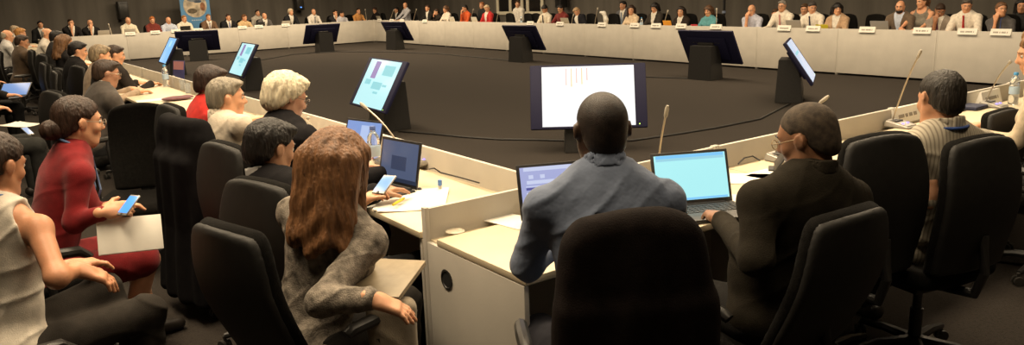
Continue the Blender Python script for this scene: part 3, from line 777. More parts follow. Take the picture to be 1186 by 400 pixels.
prr = np.array(PR); dr = np.array(DR)
RN = ['in the far corner, behind the slanted black screen', 'before the balding man in grey-blue', 'in front of the person in the orange top', 'in front of the person in the red jacket', 'left of the pale window frame', 'before the man with head down', 'before the slumped dark suit', 'before the cream top', 'in front of the orange folder', 'in front of the woman in teal', 'before the hand-on-chin man', 'under the yellow folder', 'before the bearded man', 'in front of the man with the red tie', 'rightmost, before the grey T-shirt']
for k in range(15): table(prr - dr * TL * k, -math.pi / 2 + aR, 'cream table of the right far row, ' + RN[k])
df = np.array(DF); pf = np.array(PF)
FN = ['at the far right corner', 'behind the broad black screen, second from the corner', 'before the white haired man', 'before the dark tie', 'behind the slanted black screen, left of centre', 'in front of the blue banner', 'at the far left end of the row']
for k in range(6):
    table(pf - df * TL * (k + 1), aF, 'cream table of the far row, ' + FN[k])

# ------------------------------------------------------------------ presentation screens in the ring
CY = glow('slide_cyan', (.50, .85, .90), 1.0); CYT = glow('slide_text', (.30, .72, .80), .85); PUR = glow('slide_purple', (.40, .30, .62), .75); WH = glow('slide_white', (.90, .92, .95), 1.0)
BLU = glow('slide_blue', (.28, .58, .95), 1.0); STK = [glow('slide_pink', (.84, .50, .52), .9), glow('slide_orange', (.86, .60, .40), .9)]
els9 = [(-.28, .06, -.12, .30, PUR), (.05, .12, .38, .26, CYT), (-.12, -.08, .18, .02, CYT), (.0, -.14, .15, -.11, CYT), (-.38, -.03, -.2, .04, CYT), (.2, -.03, .33, .0, CYT)]
els10 = [(-.235 + .055 * k, .12 + .012 * k - .03 * (k % 2), -.220 + .055 * k, .305, STK[k % 2]) for k in range(5)]
def mon(px, py, z, a, lab, c=None, tilt=.52):
    p = at(px, py, z); return make_monitor(lab, p[0], p[1], math.radians(a), c, tilt, lit=c is not None)
mon(440, 150, .0, -95, 'slanted screen with a cyan slide and a purple block, beside the left table', dict(bg=CY, els=els9))
mon(682, 176, .0, -40, 'large white screen with five thin pink streaks, behind the man in the blue shirt', dict(bg=WH, els=els10), tilt=.40)
mon(284, 104, .0, -95, 'narrow lit cyan screen seen at an angle, in front of the person in red', dict(bg=CY, els=els9))
mon(198, 87, .0, -95, 'leftmost lit blue screen, far down the left table', dict(bg=BLU, els=[(-.1, .1, .1, .25, CY)]))
mon(926, 117, .0, 30.5, 'screen seen almost edge on, its lit side facing right', dict(bg=glow('slide_pale', (.62, .72, .90), .9), els=[(-.3, .1, .3, .14, CYT)]), tilt=.60)
mon(822, 91, .0, 92, 'largest black screen back, on the right in front of the woman in teal')
mon(608, 71, .0, 95, 'black screen back in front of the pale window frame')
mon(462, 57, .0, 100, 'black screen back standing at the far corner of the tables')
mon(374, 60, .0, 184, 'broad black screen back seen nearly square, along the far row')
mon(232, 70, .0, 160, 'slanted black screen back below the blue banner')
def cable(pts, lab, r=.012):
    q = [at(x, y, .012) for x, y in pts]; m = MB(); m.tube([tuple(p) for p in q], r, 6)
    tag(m.build('floor_cable', mat('cable_black', (.012, .011, .01), .6)), lab, 'cable', 'cables on the carpet')
cable([(300, 70), (340, 63), (390, 60), (450, 60), (510, 62.5), (560, 67), (600, 71)], 'thin black cable on the carpet, curving along the far row of tables')
cable([(462, 152), (500, 155), (540, 159), (580, 161.5), (620, 162), (655, 163)], 'thin black cable on the carpet between the cyan and the white screen')
cable([(690, 163), (730, 163), (780, 156), (830, 148), (880, 138), (915, 120)], 'thin black cable on the carpet from the white screen to the edge-on screen')
cable([(744, 89), (775, 90), (800, 91)], 'short black cable on the carpet left of the largest black screen back')

# ------------------------------------------------------------------ chairs
CH = make_chair('task_chair', 'x'); _first = [True]
def chair(x, y, a_deg, lab, tilt=0.0):
    o = CH if _first[0] else copy_tree(CH); _first[0] = False
    o.location = (x, y, 0); o.scale = (.96, .96, .97); o.rotation_euler = (0, 0, -math.radians(a_deg)); tag(o, lab, 'chair', 'black swivel task chairs'); return o
def chair_by_back(px, py, d, a_deg, lab, rec=0.0):        # the top of the backrest lies on this sight line
    p = atd(px, py, d); a = math.radians(a_deg); k = .24 + .5 * math.sin(rec)
    o = chair(p[0] + k * math.sin(a), p[1] + k * math.cos(a), a_deg, lab)
    o.scale = (.96, .96, max(.84, min(1.1, p[2] / (1.095 - .6 * (1 - math.cos(rec))))))
    if rec:                                                # leaned back about the seat's rear edge
        b = [c for c in o.children if c.name.startswith('backrest')][0]; P = Vector((0, -.2, .5)); R = Matrix.Rotation(rec, 3, 'X')
        b.rotation_euler = (rec, 0, 0); b.location = P - R @ P
    return o

def cast(hpx, hd, cpx, cdst, ca, A):
    """pelvis on the chair whose backrest top is seen at cpx; returns x, y and the head top in the person's own frame"""
    c = atd(*cpx, cdst); t = math.radians(ca); x, y = c[0] + .27 * math.sin(t), c[1] + .27 * math.cos(t)
    h = atd(*hpx, hd); a = math.radians(A); dx, dy = h[0] - x, h[1] - y
    r = (dx * math.cos(a) - dy * math.sin(a), dx * math.sin(a) + dy * math.cos(a), h[2])
    print('CAST', hpx, [round(float(v), 2) for v in r], 'chair top', round(float(c[2]), 2))
    return x, y, r

# ------------------------------------------------------------------ people and chairs near the camera
D2R = math.radians
def place(px, py, d, a, lean, side=0.0, zt=None):
    """floor point under the pelvis, given where the top of the head is seen"""
    p = atd(px, py, d); a = D2R(a)
    return p[0] - math.sin(a) * lean - math.cos(a) * side, p[1] - math.cos(a) * lean + math.sin(a) * side, p[2]
def w2l(q, x, y, a):
    a = D2R(a); dx, dy = q[0] - x, q[1] - y
    return (dx * math.cos(a) - dy * math.sin(a), dx * math.sin(a) + dy * math.cos(a), q[2])

# man in the blue shirt
x, y, zt = place(696, 108, 2.28, 33, .14); A = 33
B = Body(top=(0, .14, zt), yaw=D2R(4), nod=.10, hz=.56, sw=.180, chest=1.0, belly=.012, handL=dict(p=w2l(atd(668, 268, 2.62), x, y, A), e=w2l(atd(611, 306, 2.40), x, y, A), d=(.5, 1, -.1), curl=.5), handR=dict(p=(.12, .50, .80), d=(-.2, 1, -.1), curl=.5), polL=(-1, -.1, -.55), polR=(1, -.1, -.6))
build_person('person', 'person in a pale blue shirt seen from behind, shaved head, facing the white screen', x, y, D2R(A), B, ('buzz', (.022, .014, .010)), (.085, .048, .032), ('shirt', (.155, .19, .27)), h=.007, fine=True, fold=.0062, seed=3, legs=(.02, .02, .025))
c1 = chair(x + .02 * math.sin(D2R(A)) - .03, y - .03, A - 2, 'black task chair of the man in the blue shirt, dark jacket hung over its back'); c1.scale = (.90, .95, 1.03)
# the jacket over it
m = Fld(.008)
m.add(rbox((0, -.245, .86), (.240, .050, .255), .046, None, lambda x_, y_, z_: [x_ / (1.0 - .16 * np.maximum(z_ + .05, 0) / .3 - .12 * (np.maximum(z_, 0) / .25) ** 4), y_ - .55 * x_ * x_ + .02 * np.cos(z_ * 6), z_ + 1.1 * x_ * x_]), .02)
m.add(rbox((0, -.285, .58), (.225, .022, .30), .02, None, lambda x_, y_, z_: [x_, y_ - .4 * x_ * x_, z_]), .05)
m.disp(lambda X, Y, Z: (.0045 * np.sin(46 * X + 2.0 * np.sin(5 * Z + 3 * X) + 1.2) * np.clip((1.08 - Z) * 4, .15, 1) + .003 * np.sin(23 * X - 9 * Z)).astype(f32))
jo = link('draped_jacket', m.mesh('draped_jacket'), cloth((.013, .0095, .0085), .3), None); jo.location = c1.location; jo.rotation_euler = c1.rotation_euler; jo.scale = c1.scale
tag(jo, 'dark jacket draped over the back of the chair of the man in the blue shirt', 'jacket')

# man in the dark jacket, glasses, typing
A = 20; x, y, HT = cast((926, 122), 2.55, (990, 238), 2.42, 4, A)
hw = w2l(at(826, 262, .80), x, y, A)
B = Body(top=HT, yaw=D2R(30), nod=.34, tilt=-.06, hz=.55, sw=.185, chest=1.03, belly=.03, handL=dict(e=w2l(atd(876, 300, 2.48), x, y, A), p=w2l(at(835, 255, .815), x, y, A), d=w2l(at(812, 231, .79), x, y, A) - np.array(w2l(at(835, 255, .815), x, y, A)), up=(0, -.35, 1), curl=.38, sc=1.12), handR=dict(p=(.24, .36, .80), d=(-.25, 1, -.1), curl=.5), polL=(-1, -.3, -.5))
build_person('person', 'person with glasses and close-cropped greying hair, in a dark jacket, typing', x, y, D2R(A), B, ('buzz', (.065, .047, .031)), (.30, .145, .075), ('sweater', (.024, .020, .014)), h=.007, fine=True, fold=.004, seed=5, glasses=(.35, .25, .14), collar=True, inner=(.03, .025, .018), legs=(.015, .014, .013))
chair_by_back(990, 238, 2.42, 4, 'black task chair of the man in the dark jacket, right of the jacket-draped chair', .24)

# man in the striped shirt
A = 24; x, y, HT = cast((1090, 84), 3.20, (1143, 156), 3.06, 14, A)
B = Body(top=HT, yaw=D2R(-6), nod=.30, tilt=.10, hz=.55, sw=.20, chest=1.04, belly=.015, handL=dict(e=w2l(atd(1070, 268, 3.25), x, y, A), p=w2l(atd(1076, 232, 3.16), x, y, A), d=(.1, .3, 1), up=(-.6, -.8, .1), curl=1.0, sc=.85), handR=dict(p=(.2, .50, .80), d=(-.3, 1, -.1)), polL=(-1, -.5, -.5))
build_person('person', 'person in a striped cream shirt with a blue lanyard, seen from behind, leaning left', x, y, D2R(A), B, ('short', (.022, .017, .012)), SK_T, ('shirt', (.52, .46, .36)), h=.008, fine=True, fold=.004, seed=7, topmat=stripes('striped_shirt', (.50, .45, .35), (.27, .23, .18), 22, 'X', .55), lanyard=(.03, .07, .25), legs=(.02, .02, .025))
chair_by_back(1143, 156, 3.06, 14, 'black task chair of the man in the striped shirt, tall back at the right edge')
chair_by_back(1028, 153, 2.98, 18, 'empty black task chair between the men in dark jacket and striped shirt')
chair_by_back(1166, 134, 4.6, 5, 'black task chair half hidden behind the striped shirt, next to the water bottle')

# woman at the right edge
A = -14; x, y, zt = place(1200, 40, 4.3, A, .16)
B = Body(top=(0, .16, zt), yaw=D2R(14), nod=.25, women=True, hz=.55, handL=dict(p=(-.08, .40, .80), d=(.2, 1, 0)), handR=dict(p=(.18, .40, .80), d=(-.2, 1, 0)))
build_person('person', 'person with curly light brown hair at the right edge, beside the water bottle', x, y, D2R(A), B, ('curls', (.22, .12, .055)), SK_W, ('tee', (.55, .45, .32)), h=.010, fine=True, fold=.003, seed=8)
chair(x - .02, y - .02, A, 'black task chair under the curly haired person at the right edge')

# woman with long brown hair and the grey top
A = 64; x, y, HT = cast((395, 153), 2.66, (255, 256), 2.42, 76, A)
kz = .50
B = Body(top=HT, yaw=D2R(-2), nod=.22, hsc=1.04, women=True, hz=.50, sw=.170, chest=1.0, handR=dict(e=w2l(atd(372, 350, 2.44), x, y, A), p=w2l(atd(432, 347, 2.38), x, y, A), d=w2l(atd(470, 358, 2.38), x, y, A) - np.array(w2l(atd(436, 346, 2.36), x, y, A)), up=(.1, -.1, 1), curl=.32), handL=dict(p=w2l(at(424, 233, .84), x, y, A), d=(.15, 1, .25), up=(-.3, -.6, .7), curl=.8), polR=(.5, -.6, -.7), polL=(-.8, -.3, -.6),
         legs=[((-.10, .50, .09), (-.1, 1, .7)), ((.10, .44, .09), (.1, 1, .8))])
build_person('person', 'person with long brown hair in a mottled grey top, holding a phone over the table', x, y, D2R(A), B, ('long', (.19, .088, .036)), SK_W, ('sweater', (.15, .13, .11)), h=.0065, fine=True, fold=.004, seed=9, topmat=mat('mottled_grey_knit', (.22, .19, .155), .9, noise=.65, nscale=30, bump=.4, bscale=200, spec=.15), legs=(.018, .016, .014), vneck=.08)
PC = (x, y, A)
chair_by_back(255, 256, 2.42, 76, 'black task chair of the woman in the grey top, its back tilted at left', .22)

# dark haired man, hand at his mouth
A = 75; x, y, HT = cast((317, 141), 3.15, (292, 206), 2.90, 72, A)
B = Body(top=HT, yaw=D2R(-4), nod=.30, hz=.54, sw=.185, handR=dict(p=(HT[0] + .05, HT[1] + .155, HT[2] - .30), d=(-.25, -.10, 1), up=(.3, 1, .2), curl=.9), handL=dict(p=(-.12, .48, .80), d=(.2, 1, 0)), polR=(.3, .2, -1))
build_person('person', 'person with short black hair in dark clothes, one hand at the mouth', x, y, D2R(A), B, ('full', (.010, .008, .007)), (.46, .25, .15), ('jacket', (.014, .013, .014)), h=.007, fine=True, fold=.003, seed=10, inner=(.35, .34, .33), legs=(.015, .015, .016))
chair_by_back(292, 206, 2.90, 72, 'black task chair with a grey-edged back behind the black haired man')

# silver haired man in the dark suit
A = 84; x, y, HT = cast((336, 88), 3.80, (252, 163), 3.50, 80, A)
B = Body(top=HT, yaw=D2R(-2), nod=.36, hz=.55, sw=.20, chest=1.05, belly=.02, handR=dict(p=(.12, .52, .79), d=(-.3, 1, 0)), handL=dict(p=(-.14, .52, .79), d=(.3, 1, 0)))
build_person('person', 'person with thick silver hair and glasses in a dark suit, bent over the left table', x, y, D2R(A), B, ('thick', (.72, .62, .45)), (.60, .33, .22), ('jacket', (.013, .012, .013)), h=.008, fine=True, fold=.003, seed=11, glasses=(.25, .2, .16), inner=(.45, .50, .62), legs=(.015, .015, .016))
chair_by_back(252, 163, 3.50, 80, 'black task chair behind the silver haired man')

# grey haired man in the pale shirt
A = 84; x, y, HT = cast((261, 91), 4.35, (226, 160), 4.08, 84, A)
B = Body(top=HT, yaw=D2R(-14), nod=.12, hz=.55, sw=.195, handR=dict(p=w2l(at(297, 128, .84), x, y, A), d=(0, 1, .1)), handL=dict(p=(-.14, .5, .79), d=(.3, 1, 0)))
build_person('person', 'person with short grey hair in a pale shirt, beside the person in red', x, y, D2R(A), B, ('short', (.23, .20, .15)), SK_W, ('shirt', (.58, .50, .40)), h=.009, fine=True, fold=.0035, seed=12)
chair_by_back(226, 160, 4.08, 84, 'black task chair behind the grey haired man in the pale shirt')

# person in red
A = 88; x, y, zt = place(247, 77, 5.0, A, .24)
B = Body(top=(0, .24, zt), yaw=D2R(-5), nod=.30, women=True, hz=.55, handR=dict(p=(.1, .56, .80), d=(0, 1, 0)), handL=dict(p=(-.12, .5, .80), d=(0, 1, 0)))
build_person('person', 'person in a bright red top with dark hair, leaning forward behind the grey haired man', x, y, D2R(A), B, ('short', (.03, .016, .011)), SK_W, ('sweater', (.46, .018, .012)), h=.010, fine=True, fold=.003, seed=13)

# chairs along the left row
ch4 = chair_by_back(208, 146, 4.15, 82, 'black task chair under the long black coat, left of the grey haired man')
chair_by_back(192, 119, 4.9, 84, 'narrow black task chair seen from the side, behind the coat-draped chair')
p = atd(158, 104, 5.1); chair(p[0] - .1, p[1] - .22, 205, 'empty black task chair turned away from the table, its seat facing the camera')
# long black coat hung on the chair
m = Fld(.009)
m.add(rbox((0, -.24, .88), (.25, .055, .22), .05, None, lambda x_, y_, z_: [x_, y_ - .5 * x_ * x_, z_]), .02)
m.add(rbox((0, -.30, .50), (.25, .045, .40), .035, None, lambda x_, y_, z_: [x_ / (1 - .25 * z_), y_ - .5 * x_ * x_ + .12 * np.maximum(-z_, 0), z_]), .06)
m.add(rc((-.22, -.22, .98), (-.27, -.26, .50), .06, .05), .05); m.add(rc((.22, -.22, .98), (.28, -.24, .48), .06, .05), .05)
m.disp(lambda X, Y, Z: (.010 * np.sin(38 * X + 1.6 * np.sin(4 * Z) + .5) * np.clip((1.1 - Z) * 2, .1, 1)).astype(f32))
co = link('hanging_coat', m.mesh('hanging_coat'), cloth((.006, .0055, .006), .3), None); co.location = ch4.location; co.rotation_euler = ch4.rotation_euler
tag(co, 'long black coat hanging to the floor over a chair back, left row', 'coat')

# woman in the dark red dress
A = 84; x, y, zt = place(90, 114, 3.55, A, .27)
B = Body(top=(0, .27, zt), yaw=D2R(2), nod=.18, women=True, hz=.50, sw=.168, handR=dict(e=w2l(atd(86, 258, 3.43), x, y, A), p=w2l(atd(121, 246, 3.40), x, y, A), d=(.05, 1, .02), up=(.75, -.1, .5), curl=.7), handL=dict(p=w2l(atd(128, 240, 3.62), x, y, A), d=(.1, 1, 0), curl=.5), polR=(.4, -.6, -.7),
         legs=[((-.09, .46, .09), (-.1, 1, .8)), ((.08, .30, .09), (.1, 1, .55))])
build_person('person', 'person in a dark red dress, dark hair in a low bun, holding a phone', x, y, D2R(A), B, ('bun', (.035, .018, .011)), SK_W, ('dress', (.20, .010, .012)), h=.007, fine=True, fold=.0035, seed=14, glasses=(.5, .42, .32), legs=(.20, .010, .012), skirt=True, barelegs=True, shoes=True, lanyard=(.10, .16, .30), hem=-.12)
PW = (x, y, A)
chair(x - .03, y, A, 'black task chair under the person in the dark red dress')

# woman at the left edge in the white top
A = 50; x, y, zt = place(-4, 156, 2.72, A, .13)
B = Body(top=(0, .13, zt), yaw=D2R(-6), nod=.30, women=True, hz=.49, sw=.175, handR=dict(e=w2l(atd(66, 322, 2.60), x, y, A), p=w2l(atd(92, 313, 2.72), x, y, A), d=w2l(atd(122, 322, 2.76), x, y, A) - np.array(w2l(atd(92, 313, 2.72), x, y, A)), up=(.3, .1, .9), curl=.5), handL=dict(p=w2l(atd(84, 308, 2.95), x, y, A), d=(.5, 1, -.1), curl=.5),
         legs=[((.22, .46, .20), (.5, .8, .8)), ((.26, .36, .09), (.6, 1, .75))])
build_person('person', 'person in a white sleeveless top and dark trousers at the left edge, looking down', x, y, D2R(A), B, ('bun', (.035, .020, .013)), (.55, .26, .14), ('sleeveless', (.62, .56, .47)), h=.007, fine=True, fold=.006, seed=15, legs=(.030, .026, .022), lanyard=(.09, .15, .30), hem=-.02, barelegs=False)
PX = (x, y, A)
chair(x - .06, y - .04, A + 25, 'black task chair under the person in the white sleeveless top').scale = (.96, .96, .86)

# ------------------------------------------------------------------ people further down the left row
LEFT = [
 (124, 70, 6.4, 80, -10, .2, ('short', H_DBR), (.40, .20, .12), ('jacket', (.06, .05, .042)), (.3, .22, .15), 'person with glasses and dark hair in a dark grey jacket, above the empty chair'),
 (117, 53, 8.3, 90, 0, .2, ('full', (.24, .18, .11)), SK_W, ('shirt', (.36, .27, .19)), None, 'person with fluffy light brown hair, head bent, behind the glasses wearer'),
 (134, 53, 9.0, 75, -25, .2, ('short', H_DBR), SK_W, ('jacket', (.03, .025, .022)), None, 'person with dark hair and flushed face turned right, next to light brown hair'),
 (91, 49, 9.6, 82, -20, .16, ('full', H_BLK), SK_W, ('jacket', (.014, .013, .013)), None, 'person with black hair in a black jacket, left of the light brown hair'),
 (76, 41, 11.3, 82, 0, .10, ('long', (.16, .08, .035)), SK_W, ('sweater', (.02, .018, .018)), None, 'person with long brown hair in black, in front of the white-shirted back'),
 (66, 36, 12.6, 85, -8, .15, ('short', H_BLK), SK_W, ('jacket', (.03, .028, .028)), None, 'person with black hair in a dark suit, left of the long brown hair'),
 (55, 33, 14.2, 100, -25, .25, ('bald_ring', H_GRY), SK_W, ('shirt', (.60, .55, .47)), None, 'person with a wide pale shirt back, bent forward in the left row'),
 (26, 41, 12.6, 78, -20, .12, ('short', H_DBR), SK_T, ('jacket', (.085, .055, .032)), None, 'person with dark hair in a brown jacket, face to the right, far left'),
 (24, 33, 17.0, 90, 0, .14, ('full', (.50, .24, .07)), SK_W, ('tee', (.5, .45, .38)), None, 'person with orange blond hair, far left'),
 (17, 30, 19.5, 90, 0, .14, ('short', (.50, .38, .25)), SK_W, ('shirt', (.5, .47, .42)), None, 'person with pale hair just behind the orange blond hair, far left'),
 (9, 35, 14.5, 84, -12, .14, ('bald_ring', (.45, .38, .28)), SK_W, ('shirt', (.55, .53, .50)), None, 'person with thin pale hair in a white shirt, at the far left edge'),
]
for i, (px, py, d, a, hy, lean, hr, sk, tp, gl, lab) in enumerate(LEFT):
    x, y, zt = place(px, py, d, a, lean)
    B = Body(top=(0, lean, zt), yaw=D2R(hy), nod=.25, women=hr[0] == 'long')
    build_person('person', lab, x, y, D2R(a), B, hr, sk, tp, h=.010 if d < 9 else .013, fine=False, glasses=gl, seed=20 + i, fold=.003)
    if i not in (): chair(x - .03, y, a + (-6, 5, 0, 8)[i % 4], 'black task chair under the ' + lab.split(',')[0])
for (px, py, d, a, lab) in [(84, 86, 9.2, 80, 'empty black task chair below the black haired person in the black jacket'), (66, 78, 10.2, 75, 'black task chair third from the left edge of the crowd, empty'), (54, 74, 11.0, 85, 'black task chair with brownish back, left of the empty ones'), (112, 84, 7.4, 84, 'black task chair with a light-edged armrest, below the light brown hair')]:
    chair_by_back(px, py, d, a, lab)
# second row, cut by the left edge: a laptop user and a person with folded hands
A = 78; x, y, zt = place(-32, 62, 9.3, A, .10)
B = Body(top=(0, .10, zt), nod=.35, handR=dict(p=w2l(at(20, 117, .66), x, y, A), d=(.1, 1, 0)), handL=dict(p=w2l(at(14, 98, .70), x, y, A), d=(.1, 1, 0)))
build_person('person', 'person in dark clothes cut by the left edge, laptop on the knees', x, y, D2R(A), B, ('short', H_BLK), SK_W, ('jacket', (.02, .019, .018)), h=.011, seed=41, legs=(.02, .02, .02))
chair(x - .03, y, A, 'black task chair of the laptop user at the left edge')
A = 80; x, y, zt = place(-30, 80, 6.6, A, .10)
B = Body(top=(0, .10, zt), nod=.3, handR=dict(p=w2l(at(12, 126, .72), x, y, A), d=(-.1, 1, 0), curl=.6), handL=dict(p=w2l(at(4, 122, .72), x, y, A), d=(.3, 1, 0), curl=.6))
build_person('person', 'person in a grey-green sleeve cut by the left edge, hands over papers', x, y, D2R(A), B, ('short', H_BR), SK_W, ('shirt', (.07, .068, .055)), h=.010, seed=42, legs=(.03, .03, .028))
chair(x - .03, y, A, 'black task chair of the person with papers at the left edge')

# ------------------------------------------------------------------ people behind the right far row
WHT = (.72, .66, .56)
RIGHT = [   # px, top row, offset, head turn, nod, hair, skin, top, tie, extra, label
 (433.5, 9, .85, 25, .25, ('full', (.06, .03, .02)), SK_W, ('sweater', (.025, .02, .02)), None, {}, 'person with dark hair in black at the far corner, head bowed'),
 (459, 8.5, 1.3, 0, .1, ('short', H_BLK), SK_T, ('jacket', (.013, .012, .012)), None, {}, 'person with black hair in a black suit, left of the balding one'),
 (469, 3, .95, 35, .15, ('bald_ring', H_GRY), SK_W, ('shirt', (.42, .42, .45)), None, {}, 'balding person in a pale grey-blue shirt near the far corner, turned left'),
 (495, 6, .90, 10, .1, ('short', (.05, .025, .015)), SK_W, ('jacket', (.02, .018, .016)), None, {}, 'person in a dark jacket with brown hair, right of the pale grey-blue shirt'),
 (505, 10.5, 1.1, -20, .2, ('short', H_DBR), SK_W, ('sweater', (.03, .024, .02)), None, {'up': 1}, 'person in black half hidden, left of the white-clad woman'),
 (515.5, 7, .85, 10, .2, ('bob', (.12, .06, .03)), SK_W, ('tee', (.68, .60, .50)), None, {'w': 1}, 'person with brown hair in a white top, left of the orange-red top'),
 (537.5, 6, .85, -10, .3, ('short', H_BLK), SK_T, ('tee', (.55, .09, .02)), None, {'up': 1}, 'person with dark hair in an orange-red top, hand raised'),
 (558, 2.5, 1.5, 10, .1, ('short', (.35, .13, .05)), SK_W, ('sweater', (.03, .03, .03)), None, {}, 'person with reddish hair behind the red jacket'),
 (562.5, 6.5, .80, 30, .4, ('full', (.65, .50, .32)), SK_W, ('jacket', (.45, .02, .02)), None, {'tilt': .3}, 'person with pale hair in a red jacket, leaning left'),
 (599.5, .8, 1.7, 40, .15, ('short', H_BR), SK_W, ('jacket', (.70, .66, .58)), None, {}, 'person in a white shirt before the pale window frame, face turned left'),
 (629.5, 7, .80, 15, .65, ('full', H_BLK), SK_T, ('shirt', (.68, .62, .50)), (.03, .03, .04), {}, 'person with black hair in a white shirt, head down, right of the window frame'),
 (648.5, 6, .90, -5, .3, ('full', H_BLK), SK_T, ('sweater', (.16, .02, .018)), None, {}, 'person with black hair in a dark red top'),
 (665.5, 10, .75, 20, .55, ('full', (.45, .30, .17)), SK_W, ('jacket', (.018, .018, .022)), None, {'tilt': .45, 'side': .26}, 'person with sandy grey hair in a dark suit, slumped to the left'),
 (721.5, 1.5, 1.25, 0, .1, ('short', H_BLK), SK_T, ('jacket', (.09, .09, .10)), (.25, .33, .45), {}, 'person with dark hair in a grey suit, left of the long dark brown hair'),
 (731, 6.5, .85, 35, .15, ('long', (.035, .018, .012)), SK_W, ('tee', (.66, .52, .36)), None, {'w': 1}, 'person with long dark brown hair in a cream top, turned left'),
 (757.5, 4, .85, 15, .35, ('bob', H_BLK), SK_W, ('jacket', (.04, .034, .028)), None, {'w': 1}, 'person with black bobbed hair in a dark jacket, left of the orange folder'),
 (788.5, 8, .85, 20, .15, ('long', (.018, .012, .009)), SK_W, ('jacket', (.03, .022, .018)), None, {'w': 1}, 'person with long black hair in a dark jacket, right of the orange folder'),
 (820, 7, .85, 10, .25, ('bob', (.10, .05, .025)), SK_W, ('tee', (.10, .30, .33)), None, {'w': 1, 'pat': 1}, 'person with brown hair in a patterned teal top'),
 (870, 6, .85, 10, .30, ('bald_ring', (.30, .22, .15)), SK_W, ('shirt', (.46, .48, .58)), None, {'up': 1, 'sl': .4}, 'bald person with hand on chin, in a pale blue shirt'),
 (898.5, 10.5, 1.45, 30, .2, ('short', H_BR), SK_W, ('shirt', (.45, .40, .34)), None, {}, 'person half hidden behind the grey haired man with the pink tie'),
 (906, .8, .90, 12, .12, ('short', H_GRY), SK_W, ('shirt', WHT), (.50, .22, .20), {'g': 1}, 'person with grey hair in a white shirt and pink tie'),
 (932, 4.5, 1.40, 20, .25, ('short', H_BR), SK_W, ('tee', (.55, .5, .42)), None, {}, 'person whose face shows behind the white shirt left of the yellow folder'),
 (941.5, 2.5, .85, 45, .30, ('short', (.06, .05, .045)), SK_W, ('shirt', WHT), (.05, .05, .08), {}, 'person with dark grey hair in a white shirt, left of the yellow folder'),
 (970.5, 4, .85, 40, .15, ('bob', H_BLK), SK_W, ('jacket', (.42, .28, .17)), None, {'w': 1}, 'person with black hair in a tan cardigan, behind the yellow folder'),
 (1043, 1, .85, 12, .20, ('bald_ring', H_BLK), SK_W, ('jacket', (.13, .092, .062)), None, {'beard': 1, 'in': (.50, .55, .66)}, 'bearded person in a brown suit and pale blue shirt'),
 (1068, -5, 1.0, -25, .15, ('ponytail', (.16, .08, .04)), SK_W, ('sleeveless', (.22, .20, .16)), None, {'w': 1}, 'person in a grey sleeveless top, right of the bearded person'),
 (1090, 5.5, .80, 30, .55, ('short', H_DBR), (.36, .17, .09), ('jacket', (.24, .20, .16)), (.10, .03, .05), {'up': 1}, 'person with short dark hair in a light grey suit, hand to the face'),
 (1120.5, -1, .85, 25, .30, ('short', H_DGR), SK_W, ('shirt', WHT), (.40, .03, .03), {'sl': .45}, 'person with grey hair in a white shirt and red tie'),
 (1160.5, 3, .85, 40, .05, ('ponytail', (.16, .08, .04)), SK_W, ('tee', (.08, .075, .075)), None, {'w': 1, 'up': 1, 'sl': .4, 'lan': 1}, 'person with brown hair tied back in a dark grey T-shirt, hand at the chin'),
 (1184.5, -1, 1.35, 15, .15, ('long', H_BLK), SK_T, ('tee', (.03, .03, .03)), None, {'w': 1}, 'person with long black hair in dark clothes at the upper right edge'),
]
aRow = -90 - math.degrees(aR) if False else -92.0
def seat_far(spec, onfn, a0, i, hh):
    px, py, off, hy, nod, hr, sk, tp, tie, ex, lab = spec
    p = onfn(px, py, off); a = D2R(a0); lean = .13; sd = ex.get('side', 0.0)
    x = p[0] - math.sin(a) * lean - math.cos(a) * sd; y = p[1] - math.cos(a) * lean + math.sin(a) * sd
    reach = off - .69
    hl = dict(p=(-.17, lean + reach + .16, .785), d=(.5, .8, 0)); hr2 = dict(p=(.15, lean + reach + .17, .785), d=(-.5, .8, 0))
    if off > 1.15: hl = dict(p=(-.12, .33, .68), d=(.3, 1, 0)); hr2 = dict(p=(.12, .33, .68), d=(-.3, 1, 0))
    zt = p[2]
    if ex.get('up'): hr2 = dict(p=(.03, lean + .10, zt - .285), d=(-.15, .1, 1), up=(.2, 1, -.1), curl=1.0)
    B = Body(top=(sd, lean, zt), yaw=D2R(hy), nod=nod, tilt=ex.get('tilt', 0), women=bool(ex.get('w')), handL=hl, handR=hr2, hz=.53 if zt < 1.42 else .53 + (zt - 1.40))
    kw = {}
    if ex.get('pat'): kw['topmat'] = mat('teal_pattern', (.10, .28, .30), .85, noise=.85, nscale=16)
    build_person('person', lab, x, y, a, B, hr, sk, tp, h=hh, tie=tie, seed=60 + i, sleeve=ex.get('sl', 1.0), glasses=(.1, .08, .07) if ex.get('g') else None, beard=H_BLK if ex.get('beard') else None, inner=ex.get('in', (.68, .64, .56)), lanyard=(.05, .10, .35) if ex.get('lan') else None, fold=.0025)
    return x, y
for i, s in enumerate(RIGHT):
    x, y = seat_far(s, onR, -92, i, .0125)
    if s[2] < 1.2: chair(x + .02, y, -92 + (6, -8, 3)[i % 3], 'black task chair of the ' + s[-1].split(',')[0])
